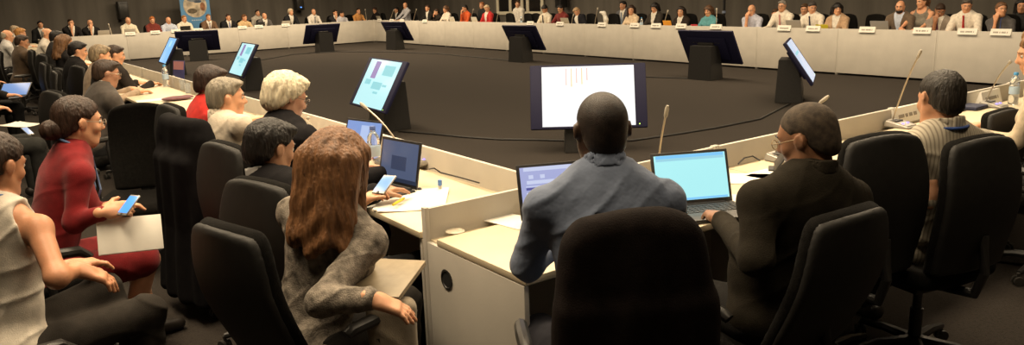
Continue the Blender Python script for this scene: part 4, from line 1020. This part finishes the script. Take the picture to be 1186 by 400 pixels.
FAR = [
 (46, 24.5, 1.6, 0, .1, ('short', H_BLK), SK_W, ('jacket', (.02, .02, .02)), None, {}, 'person in black beyond the white-shirted back, upper left'),
 (81.5, 22, .85, 15, .1, ('short', (.05, .03, .02)), SK_W, ('jacket', (.016, .015, .015)), None, {'up': 1}, 'leftmost person of the far row in a dark suit, hand at the face'),
 (104, 23, .85, 10, .15, ('bald_ring', H_BR), SK_W, ('jacket', (.016, .015, .015)), None, {'up': 1}, 'bald person in a dark suit, second from the far row left end'),
 (148, 20, .85, 5, .2, ('bald_ring', (.4, .22, .1)), SK_W, ('shirt', (.70, .64, .50)), None, {}, 'bald person in a white shirt behind a pale laptop, far row'),
 (176, 19.5, .85, 0, .25, ('full', (.45, .15, .04)), SK_W, ('sweater', (.16, .028, .02)), None, {'w': 1}, 'person with orange hair in a maroon top'),
 (195, 20, .85, 10, .35, ('bald_ring', (.4, .2, .1)), SK_W, ('shirt', (.50, .56, .68)), None, {'sl': .4}, 'bald person in a pale blue shirt, left of the blue banner'),
 (213, 18, .85, 15, .15, ('short', (.40, .2, .08)), SK_W, ('shirt', (.70, .64, .52)), None, {}, 'person in white before the blue banner, left edge'),
 (241, 16.5, .85, 0, .1, ('short', (.25, .12, .05)), SK_W, ('jacket', (.14, .08, .045)), (.3, .25, .3), {}, 'person in a brown suit before the blue banner, right edge'),
 (264, 16.5, .85, 5, .1, ('short', (.06, .03, .02)), SK_W, ('jacket', (.018, .018, .02)), (.05, .10, .40), {}, 'person in a dark suit with a blue tie, right of the blue banner'),
 (283, 17, .85, 30, .2, ('short', (.16, .07, .03)), SK_W, ('tee', (.60, .42, .22)), None, {}, 'person in a yellowish top, left of a pair of heads in the far row'),
 (298, 11.5, 1.5, 0, .05, ('short', H_DBR), SK_W, ('shirt', (.42, .38, .32)), None, {}, 'person sitting further back in a grey shirt, in the far row'),
 (306, 15, .85, 10, .1, ('bald_ring', (.3, .2, .12)), SK_W, ('jacket', (.10, .09, .085)), None, {}, 'bald person in a grey jacket over white, in front of the grey shirt'),
 (336.5, 10.5, .85, 20, .1, ('thick', (.65, .52, .36)), SK_W, ('jacket', (.02, .02, .022)), None, {}, 'person with white hair in a dark suit, middle of the far row'),
 (363, 10.5, .85, 0, .1, ('bald_ring', (.3, .2, .1)), SK_W, ('shirt', (.68, .64, .58)), (.05, .06, .10), {}, 'bald person in a white shirt and dark tie, behind the broad black screen'),
 (388, 11.5, .95, 10, .1, ('short', H_DBR), SK_W, ('jacket', (.03, .028, .03)), None, {'up': 1}, 'person in a dark jacket over white, right of the broad black screen'),
 (396, 13, .80, 20, .25, ('short', (.03, .02, .015)), SK_T, ('shirt', (.55, .55, .60)), None, {}, 'person with dark hair in a pale shirt, leaning, right of the dark jacket over white'),
 (415, 9.5, .85, 0, .1, ('short', H_DBR), SK_W, ('tee', (.55, .26, .08)), None, {}, 'person in an orange top, last before the far corner'),
]
for i, s in enumerate(FAR):
    x, y = seat_far(s, onF, 180 - math.degrees(aF), 100 + i, .014)
    chair(x, y + .02, 180 + (5, -6, 2)[i % 3], 'black task chair of the ' + s[-1].split(',')[0])
for (px, py, off, lab) in [(590.5, 11, 1.0, 'empty black task chair left of the person before the window frame'), (612, 14, .95, 'black task chair before the window frame, right of the white shirt'), (621, 15, 1.0, 'empty black task chair left of the white shirt with head down'), (711, 20, .95, 'empty black task chair left of the grey suit'), (1015.5, 12, .95, 'empty black task chair left of the bearded person'), (404, 15, 1.0, 'empty black task chair left of the orange top')]:
    p = onR(px, py, off + .22) if px > 440 else onF(px, py, off + .22)
    chair(p[0] - .22 if px > 440 else p[0], p[1] if px > 440 else p[1] - .22, -90 if px > 440 else 180, lab)

# ------------------------------------------------------------------ things on the near and left tables
ZT = .7368
DOC = glow('laptop_doc_dim', (.13, .17, .30), .55); DOCM = glow('laptop_doc_mark', (.08, .11, .22), .4); SCR = glow('laptop_cyan', (.42, .86, .90), 1.0); SCB = glow('laptop_bar', (.22, .58, .95), 1.0)
LAV = glow('laptop_lavender', (.42, .46, .78), .85); LAVD = glow('laptop_indigo', (.13, .13, .45), .7); LAVL = glow('laptop_pale', (.62, .68, .92), .9)
p = at(805, 241, ZT); make_laptop('open black laptop with a bright cyan screen, before the man in the dark jacket', p[0], p[1], ZT, D2R(-26), SCR, [(-.158, .196, .158, .208, glow('laptop_toolbar', (.36, .72, .86), .9)), (-.158, .021, .158, .030, SCB), (-.158, .208, .158, .221, SCB)], w=.36, body=mat('dark_silver_shell', (.05, .048, .045), .35))
p = at(655, 256, ZT); make_laptop('open black laptop with a lavender screen, left of the man in the blue shirt', p[0], p[1], ZT, D2R(-24), LAV, [(-.16, .205, .16, .221, LAVL), (-.15, .150, .02, .165, LAVL), (-.155, .125, -.10, .135, LAVD), (-.155, .138, -.05, .142, LAVL), (-.155, .105, -.10, .115, LAVL), (-.14, .172, -.12, .188, LAVL), (-.09, .172, -.07, .188, LAVL)], w=.38)
p = at(459, 219, ZT); make_laptop('open black laptop with a dim blue document, beside the phone of the woman in grey', p[0], p[1], ZT, D2R(-82), DOC, [(-.06, .08, .06, .15, DOCM), (-.155, .02, .155, .04, glow('laptop_taskbar', (.05, .07, .13), .4))], w=.32, open_=.20)
p = at(415, 187, ZT); make_laptop('open laptop with a bright blue screen, half hidden behind the long brown hair', p[0], p[1], ZT, D2R(-76), glow('laptop_blue', (.25, .38, .78), .8), [(-.02, .05, .05, .2, glow('laptop_blue_light', (.45, .58, .90), .9))], w=.33)

def mic_px(lab, bx, by, tx, ty, tz, a, **k):
    b = at(bx, by, ZT); t = at(tx, ty, tz); return make_mic(lab, b[0], b[1], ZT, t, D2R(a), **k)
mic_px('gooseneck microphone leaning left across the cyan screen, base behind the dim laptop', 482, 191, 424, 125, 1.06, 95)
b = np.array([2.72, 2.45, ZT]); make_mic('gooseneck microphone rising right of the shaved head', b[0], b[1], ZT, at(771, 134, 1.10), D2R(0))
b = at(903, 186, ZT); make_mic('gooseneck microphone whose tip shows above the greying cropped hair', b[0], b[1] - .02, ZT, at(951, 118, 1.06), D2R(0))
mic_px('tall gooseneck microphone left of the man in the striped shirt', 1042, 147, 1063, 66, 1.20, 0)
mic_px('gooseneck microphone leaning right, left of the blue-capped bottle at the right edge', 1150, 124, 1169, 73, 1.14, 0)
b = np.array([2.22, 7.75, ZT]); make_mic('gooseneck microphone whose pale tip shows above the person in red', b[0], b[1], ZT, at(234, 84, 1.08), D2R(92))
p = at(343, 158, ZT); make_mic('pale conference unit with a thin arched stem, beside the silver haired man', p[0], p[1], ZT, at(356, 137, .98), D2R(95), col=WHITEP)
p = at(262, 113, ZT); make_mic('small conference unit with a dark stem, right of the mauve pouch', p[0], p[1], ZT, at(246, 100, .92), D2R(95))
p = at(1052, 142, ZT); make_plate('white name plate left of the striped shirt, facing the camera', p[0] + .02, p[1] + .04, ZT, D2R(1), w=.36, hgt=.105, seed=1)
p = at(1153, 121, ZT); make_plate('white name plate left of the blue-capped bottle', p[0], p[1] + .05, ZT, D2R(1), w=.33, hgt=.105, seed=2)
p = at(1173, 121, ZT); make_bottle('water bottle with a blue cap at the right edge of the near table', p[0], p[1], ZT, 1.08)
p = at(435, 197, ZT); make_bottle('clear water bottle standing left of the dim blue laptop', p[0], p[1], ZT, 1.12, capc=(.10, .16, .42))
p = at(193, 100, ZT); make_bottle('small water bottle with a pale blue cap, far down the left table', p[0], p[1], ZT, 1.15)
p = at(1126, 126, ZT); tag(MB().box((-.10, -.07, 0), (.10, .07, .028), .01).build('dark_pouch', mat('pouch_navy', (.02, .025, .06), .7)), 'dark pouch lying between the two near name plates', 'pouch').location = (p[0], p[1], ZT)
# papers
def sheet(x, y, z, a, w=.21, h=.297, lab='', cat='papers', n=3, m=PAPER, lines=True, curl=.0, group=None):
    rn = random.Random(int(x * 991) + n); root = thing('paper_stack', lab, cat, (x, y, z), D2R(a), group)
    for i in range(n):
        T = Matrix.Translation((rn.uniform(-.012, .012), rn.uniform(-.012, .012), .0012 * i)) @ Matrix.Rotation(rn.uniform(-.09, .09), 4, 'Z')
        b = MB(); g = 10
        vv = [[[b.bm.verts.new(((u / g - .5) * w, (v / g - .5) * h, .001 * k + curl * ((u / g - .5) ** 2 * 2 + .6 * (v / g) ** 3))) for v in range(g + 1)] for u in range(g + 1)] for k in (0, 1)]
        for u in range(g):
            for v in range(g):
                b.bm.faces.new((vv[1][u][v], vv[1][u + 1][v], vv[1][u + 1][v + 1], vv[1][u][v + 1])); b.bm.faces.new((vv[0][u][v], vv[0][u][v + 1], vv[0][u + 1][v + 1], vv[0][u + 1][v]))
        for q in range(g):
            for (u0, v0, u1, v1) in ((q, 0, q + 1, 0), (q + 1, g, q, g), (0, q + 1, 0, q), (g, q, g, q + 1)): b.bm.faces.new((vv[0][u0][v0], vv[0][u1][v1], vv[1][u1][v1], vv[1][u0][v0]))
        bmesh.ops.transform(b.bm, matrix=T, verts=b.bm.verts[:]); sh = b.build('sheet', m, root)
    return root
p = at(478, 233, ZT); sheet(p[0], p[1], ZT, -35, lab='loose white papers at the end of the left table, below the dim laptop', n=4, curl=.012, w=.30, h=.36)
p = at(462, 240, ZT); q = thing('highlighter', 'yellow highlighter pen lying on the loose papers of the left table', 'pen', (p[0], p[1], ZT + .026), D2R(35))
MB().tube([(-.055, 0, 0), (.035, 0, 0)], .006, 10).build('barrel', mat('yellow_plastic', (.60, .50, .02), .4), q); MB().tube([(.035, 0, 0), (.06, 0, 0)], [.0065, .005], 10).build('cap', mat('yellow_cap', (.45, .40, .02), .4), q)
p = at(510, 222, ZT); q = thing('glue_stick', 'small upright white tube with a blue cap on the left table', 'glue stick', (p[0], p[1], ZT))
MB().lathe([(.009, 0), (.0095, .002), (.0095, .03), (.008, .031)], 14).build('tube', WHITEP, q); MB().lathe([(.010, .031), (.0105, .032), (.0105, .058), (.008, .06)], 14).build('cap', mat('blue_plastic', (.08, .22, .55), .4), q)
p = at(486, 222, ZT); tag(MB().lathe([(.008, 0), (.014, .003), (.014, .012), (.006, .02)], 14).build('bottle_stopper', BLACKP), 'small dark stopper lying near the loose papers', 'stopper').location = (p[0], p[1], ZT)
p = at(527, 268, ZT); q = thing('table_grommet', 'round cream cable cover set in the near corner tabletop', 'cable cover', (p[0], p[1], ZT - .001))
MB().lathe([(.036, 0), (.040, .002), (.036, .004), (.002, .0035)], 28).build('cover', mat('cream_plastic', (.55, .49, .37), .4), q)
p = at(594, 254, ZT); sheet(p[0] - .02, p[1] - .03, ZT, 10, w=.15, h=.21, lab='white papers under the lavender laptop', n=2)
for (x, y, a, lab) in [(860, 235, 20, 'white sheets lit by the lamp, right of the cyan laptop'), (868, 208, 40, 'pale sheets near the upright, before the man in the dark jacket'), (905, 205, 5, 'bright sheets by the elbow of the man in the dark jacket')]:
    p = at(x, y, ZT); sheet(p[0], p[1], ZT, a, lab=lab, n=3)
p = at(897, 197, ZT); q = thing('tablet_stand', 'dark tilted tablet on a stand left of the spectacles', 'tablet', (p[0], p[1], ZT), D2R(35))
T = Matrix.Translation((0, 0, .012)) @ Matrix.Rotation(.55, 4, 'X'); MB().box((-.12, -.005, 0), (.12, .005, .16), .004, T).build('tablet', mat('tablet_back', (.03, .028, .026), .4), q); MB().box((-.11, -.0065, .01), (.11, -.0045, .15), .001, T).build('cover_sheet', PAPER, q); MB().box((-.05, -.10, 0), (.05, .03, .012), .004).build('stand', BLACKP, q)
# cords
def cord(pts, lab, r=.004, m=None):
    mm = MB(); mm.tube([tuple(v) for v in pts], r, 8); tag(mm.build('cord', m or mat('cable_black', (.012, .011, .01), .6)), lab, 'cord', None)
def zp(x, y, z): return at(x, y, z)
cord([zp(497, 196, ZT + .02), zp(503, 195, ZT + .06), zp(510, 200, ZT + .01), zp(530, 205, ZT + .01), zp(555, 212, ZT + .01)], 'black cord running from the microphone base along the left table')
cord([zp(855, 190, ZT + .01), zp(862, 183, ZT + .03), zp(872, 181, ZT + .03), zp(880, 186, ZT + .02)], 'short black cord looping beside the tilted tablet')
cord([zp(340, 150, ZT + .02), zp(336, 140, ZT + .09), zp(348, 134, ZT + .10), zp(362, 146, ZT + .03), zp(368, 160, ZT + .01)], 'thin pale cord arching over the table beside the silver haired man', .003, mat('pale_cord', (.42, .38, .30), .5))
p = at(462, 181, ZT); q = tag(MB().box((-.05, -.035, 0), (.05, .035, .03), .012).build('red_case', mat('red_case', (.55, .05, .06), .5)), 'small red case behind the dim blue laptop', 'case'); q.location = (min(p[0], 2.10), p[1], ZT)
# left table, further down
p = at(206, 116, ZT); q = Fld(.008).add(ell((0, 0, .022), (.16, .10, .022)), 0).disp(folds(.003)); q = link('mauve_pouch', q.mesh('mauve_pouch'), cloth((.16, .075, .085))); q.location = (p[0], p[1], ZT); tag(q, 'dull mauve pouch lying on the left table, right of the empty chair', 'pouch')
p = at(190, 119, ZT); sheet(p[0] - .05, p[1] + .3, ZT, 80, lab='bright papers on the left table, left of the mauve pouch', n=3)
p = at(207, 97, ZT); q = thing('upright_card', 'dark blue and red upright card standing on the left table, below the leftmost screen', 'card', (p[0], p[1], ZT), D2R(-70)); T = Matrix.Rotation(-.15, 4, 'X'); MB().box((-.11, -.004, 0), (.11, .004, .28), .002, T).build('card', mat('navy_card', (.05, .05, .16), .5), q); MB().box((-.10, -.0055, .17), (.10, -.003, .27), 0, T).build('picture', mat('rose_print', (.42, .20, .22), .6), q)
for i, (x, y, lab) in enumerate([(218, 108, 'clear tumbler on the left table, right of the upright card'), (212, 104, 'clear tumbler behind another one, right of the upright card')]):
    p = at(x, y, ZT); q = thing('tumbler', lab, 'glass', (p[0], p[1], ZT), 0, 'tumblers'); MB().lathe([(.026, 0), (.028, .002), (.034, .11), (.0325, .11), (.027, .005), (.002, .004)], 18).build('glass', mat('clear_plastic', (.88, .92, .95), .08, trans=.88), q)

# ------------------------------------------------------------------ things held or carried near the camera
def phone(p, rz, rx, lab, scr, ry=0.0):
    root = thing('mobile_phone', lab, 'phone', tuple(p), 0); root.rotation_euler = (rx, ry, rz)
    MB().box((-.029, -.056, -.004), (.029, .056, .004), .004).build('phone_body', mat('phone_silver', (.30, .29, .27), .3, metal=.3), root); MB().box((-.026, -.044, .0035), (.026, .048, .0048), .001).build('screen', scr, root)
    MB().lathe([(.002, .004), (.006, .004), (.006, .0046), (.002, .0046)], 12, Matrix.Translation((0, -.051, 0))).build('home_button', SATIN, root)
phone(atd(445, 214, 3.05), D2R(-60), .45, 'phone with a blue screen held up by the woman in grey', glow('phone_blue', (.30, .55, .95), 1.0))
phone(atd(149, 238, 3.42), D2R(-60), .65, 'phone with a bright blue screen held by the person in the dark red dress', glow('phone_bright', (.10, .38, 1.0), 1.3))
p = atd(150, 262, 3.46); q = thing('document', 'white document held on the lap of the person in the dark red dress', 'papers', (p[0], p[1], p[2]), D2R(-8)); q.rotation_euler = (D2R(62), D2R(4), D2R(-8))
MB().box((-.13, -.12, -.004), (.125, .04, 0), .001).build('sheets', PAPER, q); MB().box((-.125, -.118, .0), (.13, .042, .003), .001).build('cover_sheet', PAPER, q)
p = atd(447, 323, 2.70); q = thing('tablet_case', 'tan folio case lying on the lap of the woman in grey', 'case', (p[0], p[1], p[2]), D2R(25)); q.rotation_euler = (D2R(6), 0, D2R(-50))
MB().box((-.10, -.14, -.012), (.10, .14, .0), .005).build('back_cover', mat('tan_leatherette', (.30, .23, .14), .5, noise=.1), q); MB().box((-.10, -.14, .001), (.10, .14, .009), .004).build('front_cover', mat('tan_leatherette_light', (.34, .27, .17), .5, noise=.1), q)
f = Fld(.008); f.add(rbox((0, 0, -.20), (.085, .05, .20), .04, None, lambda x_, y_, z_: [x_ / (1 + .3 * z_), y_, z_]), .01); f.disp(folds(.004, .7)); q = link('tote_bag', f.mesh('tote_bag'), cloth((.30, .25, .18))); p = atd(452, 345, 2.62); q.location = (p[0], p[1], p[2] + .0); q.rotation_euler = (0, 0, D2R(-35)); tag(q, 'beige cloth bag hanging from the lap of the woman in grey', 'bag')
p = at(13, 106, .72); make_laptop('open laptop with a blue screen on the knees at the left edge', p[0], p[1], p[2] - .075, D2R(-30), glow('laptop_sky', (.22, .38, .75), .8), [], w=.34, open_=.9)
p = at(32, 152, .62); phone(p, D2R(30), .6, 'pale phone held over papers at the left edge', glow('phone_pale', (.45, .60, .90), .8))
p = at(22, 146, .60); sheet(p[0], p[1], p[2], 30, lab='white papers on the knees of the grey-green sleeve', n=2, curl=.02)

# ------------------------------------------------------------------ things on the far rows
def plate_on(fn, px, py, a, lab, i):
    p = fn(px, py + 3, .011); make_plate(lab, p[0], p[1], .787, a, w=.30, hgt=.10, seed=30 + i)
RPL = [(440, 25, 'left of three at the far corner'), (454, 25, 'middle of three near the far corner'), (466, 25, 'below the grey-blue shirt near the far corner'), (492.5, 25.5, 'fourth from the far corner'), (614.5, 26, 'under the pale window frame'), (649, 28, 'in front of the dark red top'), (697.5, 29.5, 'left of the grey suit'), (735.5, 29.5, 'in front of the long dark brown hair'), (760, 30.5, 'left of the orange folder'), (789, 31.5, 'in front of the long black hair'), (829.5, 33, 'in front of the teal top'), (908.5, 34, 'in front of the pink tie'), (942, 35.5, 'left of the yellow folder'), (1004.5, 36.5, 'left of the bearded person'), (1068, 37.5, 'in front of the grey sleeveless top'), (1120.5, 39, 'in front of the red tie'), (1159, 40, 'in front of the grey T-shirt')]
for i, (px, py, lab) in enumerate(RPL): plate_on(onR, px, py, math.pi / 2 + aR, 'white name plate on the right far row, ' + lab, i)
FPL = [(151, 38.5, 'in front of the bald man in white'), (180, 37, 'in front of the orange hair'), (204, 36, 'left of the blue banner'), (230, 34.5, 'under the blue banner'), (281, 33, 'in front of the yellowish top'), (300, 31.5, 'in front of the grey shirt further back'), (331, 30.5, 'left of the broad black screen')]
for i, (px, py, lab) in enumerate(FPL): plate_on(onF, px, py, aF, 'white name plate on the far row, ' + lab, 20 + i)
def farmic(fn, bx, by, tx, ty, a, lab, off=.30):
    b = fn(bx, by, off); t = fn(tx, ty, off + .1); make_mic(lab, b[0], b[1], .7368, t, a, far=True)
FM = [(450, 22, 456, 12, 'left of the grey-blue shirt'), (477, 22, 482, 12, 'right of the grey-blue shirt'), (543, 22, 548, 12, 'in front of the orange-red top'), (573, 22, 577, 16, 'in front of the red jacket'), (660, 25, 664, 18, 'in front of the slumped dark suit'), (687, 26, 692, 11, 'right of the slumped dark suit'), (767, 25, 773, 14, 'left of the orange folder'), (828, 28, 830, 12, 'in front of the teal top')]
for bx, by, tx, ty, lab in FM: farmic(onR, bx, by, tx, ty, -math.pi / 2, 'gooseneck microphone on the right far row, ' + lab)
farmic(onF, 424, 22, 423, 12, math.pi, 'gooseneck microphone on the far row, right of the orange top')
farmic(onF, 129, 38, 126, 29, math.pi, 'gooseneck microphone on the far row, left of the bald man in white')
def folder(fn, px, py, w, h, col, lab, a, off=.25, z=.7368):
    p = fn(px, py, off); T = Matrix.Rotation(.25, 4, 'X'); q = thing('upright_folder', lab, 'folder', (p[0], p[1], z), a); MB().box((-w / 2, -.008, 0), (w / 2, .008, h), .004, T).build('cover', mat('folder_%d' % int(col[0] * 999), col, .5), q); MB().box((-w / 2 + .01, .009, .005), (w / 2 - .01, .016, h - .01), .002, T).build('pages', PAPER, q)
folder(onR, 774, 27, .25, .21, (.70, .30, .03), 'orange folder standing on the right far row', -math.pi / 2 + aR)
folder(onR, 953, 31, .26, .17, (.45, .38, .02), 'yellow folder standing on the right far row', -math.pi / 2 + aR)
folder(onR, 805, 31, .20, .13, (.50, .04, .05), 'red folder on the right far row, left of the teal top', -math.pi / 2 + aR)
def farlap(fn, px, py, a, lab, col=(.42, .38, .32), off=.36):
    p = fn(px, py, off); make_laptop(lab, p[0], p[1], .7368, a, glow('far_screen', (.3, .35, .45), .4), [], w=.34, body=mat('far_shell_%d' % int(col[0] * 999), col, .4), group='laptops on the far rows')
for px, py, lab in [(120, 40, 'grey laptop lid left of the bald man in white'), (150, 38, 'pale laptop lid in front of the bald man in white'), (331, 29, 'pale laptop lid in front of the white haired man')]: farlap(onF, px, py, math.pi + aF, lab)
farlap(onF, 214, 34, math.pi + aF, 'black laptop lid in front of the blue banner', (.02, .02, .02)); farlap(onF, 301, 30, math.pi + aF, 'black laptop lid in front of the grey jacket over white', (.03, .03, .03))
for px, py, lab, c in [(440, 22, 'pale laptop lid at the far corner', (.4, .37, .3)), (525, 23, 'white laptop lid right of the white top', (.6, .57, .5)), (551, 23, 'white laptop lid left of the red jacket', (.6, .57, .5)), (656, 26, 'pale laptop lid right of the dark red top', (.4, .36, .3)), (921, 31, 'grey laptop lid right of the pink tie', (.3, .28, .25)), (1020, 35, 'grey laptop lid left of the bearded person', (.25, .24, .23))]: farlap(onR, px, py, math.pi / 2 + aR, lab, c)
for px, py, lab in [(743, 27, 'water bottle on the right far row, right of the cream top'), (604, 24, 'water bottle on the right far row, before the window frame')]:
    p = onR(px, py, .3); make_bottle(lab, p[0], p[1], .7368, 1.2)

# roll-up banner behind the far row
p = onF(227.5, 20, 1.9); q = thing('roll_up_banner', 'blue roll-up banner with a round picture, standing behind the far row', 'banner', (p[0], p[1], 0), aF)
MB().box((-.52, -.006, .08), (.52, .006, 2.12), .002).build('banner_sheet', mat('banner_blue', (.10, .28, .52), .6, noise=.12, nscale=1.5), q)
MB().box((-.54, -.10, 0), (.54, .10, .08), .015).build('base', SATIN, q); MB().tube([(-.52, 0, 2.12), (.52, 0, 2.12)], .018, 8).build('top_rail', SATIN, q)
disc = MB(); disc.lathe([(.002, 0), (.41, 0), (.41, .004), (.002, .004)], 40, Matrix.Translation((0, -.010, 1.62)) @ Matrix.Rotation(math.pi / 2, 4, 'X')); disc.build('round_picture', mat('picture_beige', (.55, .46, .34), .6, noise=.5, nscale=5), q)
for (x, z, rx, rz_, c) in [(.0, 1.84, .28, .09, (.22, .25, .28)), (.1, 1.76, .14, .05, (.05, .09, .15)), (-.12, 1.44, .17, .09, (.14, .11, .07)), (.26, 1.58, .09, .15, (.30, .13, .06))]:
    b = MB(); b.lathe([(.002, 0), (1, 0), (1, .003), (.002, .003)], 24, Matrix.Translation((x, -.014, z)) @ Matrix.Diagonal((rx, 1, rz_, 1)) @ Matrix.Rotation(math.pi / 2, 4, 'X')); b.build('picture_patch', mat('patch_%d_%d' % (int(c[0] * 999), int(c[2] * 999)), c, .7, noise=.4, nscale=9), q)
b = MB()
for k in range(7): b.box((-.30 + .09 * k, -.009, 2.04), (-.235 + .09 * k, -.005, 2.075), 0)
for k in range(5): b.box((-.18 + .075 * k, -.009, 1.10), (-.125 + .075 * k, -.005, 1.135), 0)
b.build('lettering', mat('banner_pale', (.50, .58, .66), .6), q)
# loudspeakers on the walls
def speaker(p, a, lab, led=False):
    q = thing('wall_loudspeaker', lab, 'loudspeaker', tuple(p), a, 'wall loudspeakers'); MB().box((-.16, -.15, -.30), (.16, .15, .30), .03).build('cabinet', BLACKP, q); MB().box((-.13, -.165, -.26), (.13, -.145, .20), .01).build('grille', SATIN, q); MB().box((-.03, .14, -.05), (.03, .30, .05), .005).build('bracket', SATIN, q)
    if led: MB().box((-.03, -.172, -.20), (.03, -.16, -.17), .002).build('indicator', glow('blue_led', (.1, .3, 1), 3), q)
speaker(onF(142, 12, 2.7), aF, 'dark wall loudspeaker above the bald man in white'); speaker(onF(346, 3, 2.7), aF, 'dark wall loudspeaker with a blue light above the far row', True); speaker(onR(650, -2, 3.2), math.pi / 2 + aR + math.pi if False else -math.pi / 2 + aR + math.pi, 'dark wall loudspeaker above the dark red top')
p = onR(838.5, 14, 2.6); q = thing('lamp_stand', 'thin black stand against the wall right of the teal top', 'stand', (p[0], p[1], 0)); MB().tube([(0, 0, 0), (0, 0, 2.1)], .035, 10).build('pole', BLACKP, q)
for k in range(3): MB().tube([(0, 0, .45), (.35 * math.cos(2.1 * k), .35 * math.sin(2.1 * k), .02)], .015, 8).build('leg', BLACKP, q)
MB().lathe([(.02, 0), (.05, .01), (.05, .06), (.02, .07)], 14, Matrix.Translation((0, 0, 1.0))).build('clamp', mat('pale_blue_clamp', (.25, .30, .42), .5), q)

p = onR(699, 24, .35); q = Fld(.012); q.add(rc((0, .10, .38), (0, -.02, .36), .035, .05), .04).add(rc((0, -.02, .36), (0, -.09, .20), .05, .055), .04).add(rc((0, -.09, .20), (0, -.08, 0.03), .055, .05), .04); q = link('white_curved_object', q.mesh('white_curved_object'), WHITEP); q.location = (p[0], p[1], .737); q.rotation_euler = (0, 0, 0); tag(q, 'white curved upright thing on the right far row, right of the slumped dark suit', 'object')  # plain stand-in for an unidentified white shape, not known to be a lamp
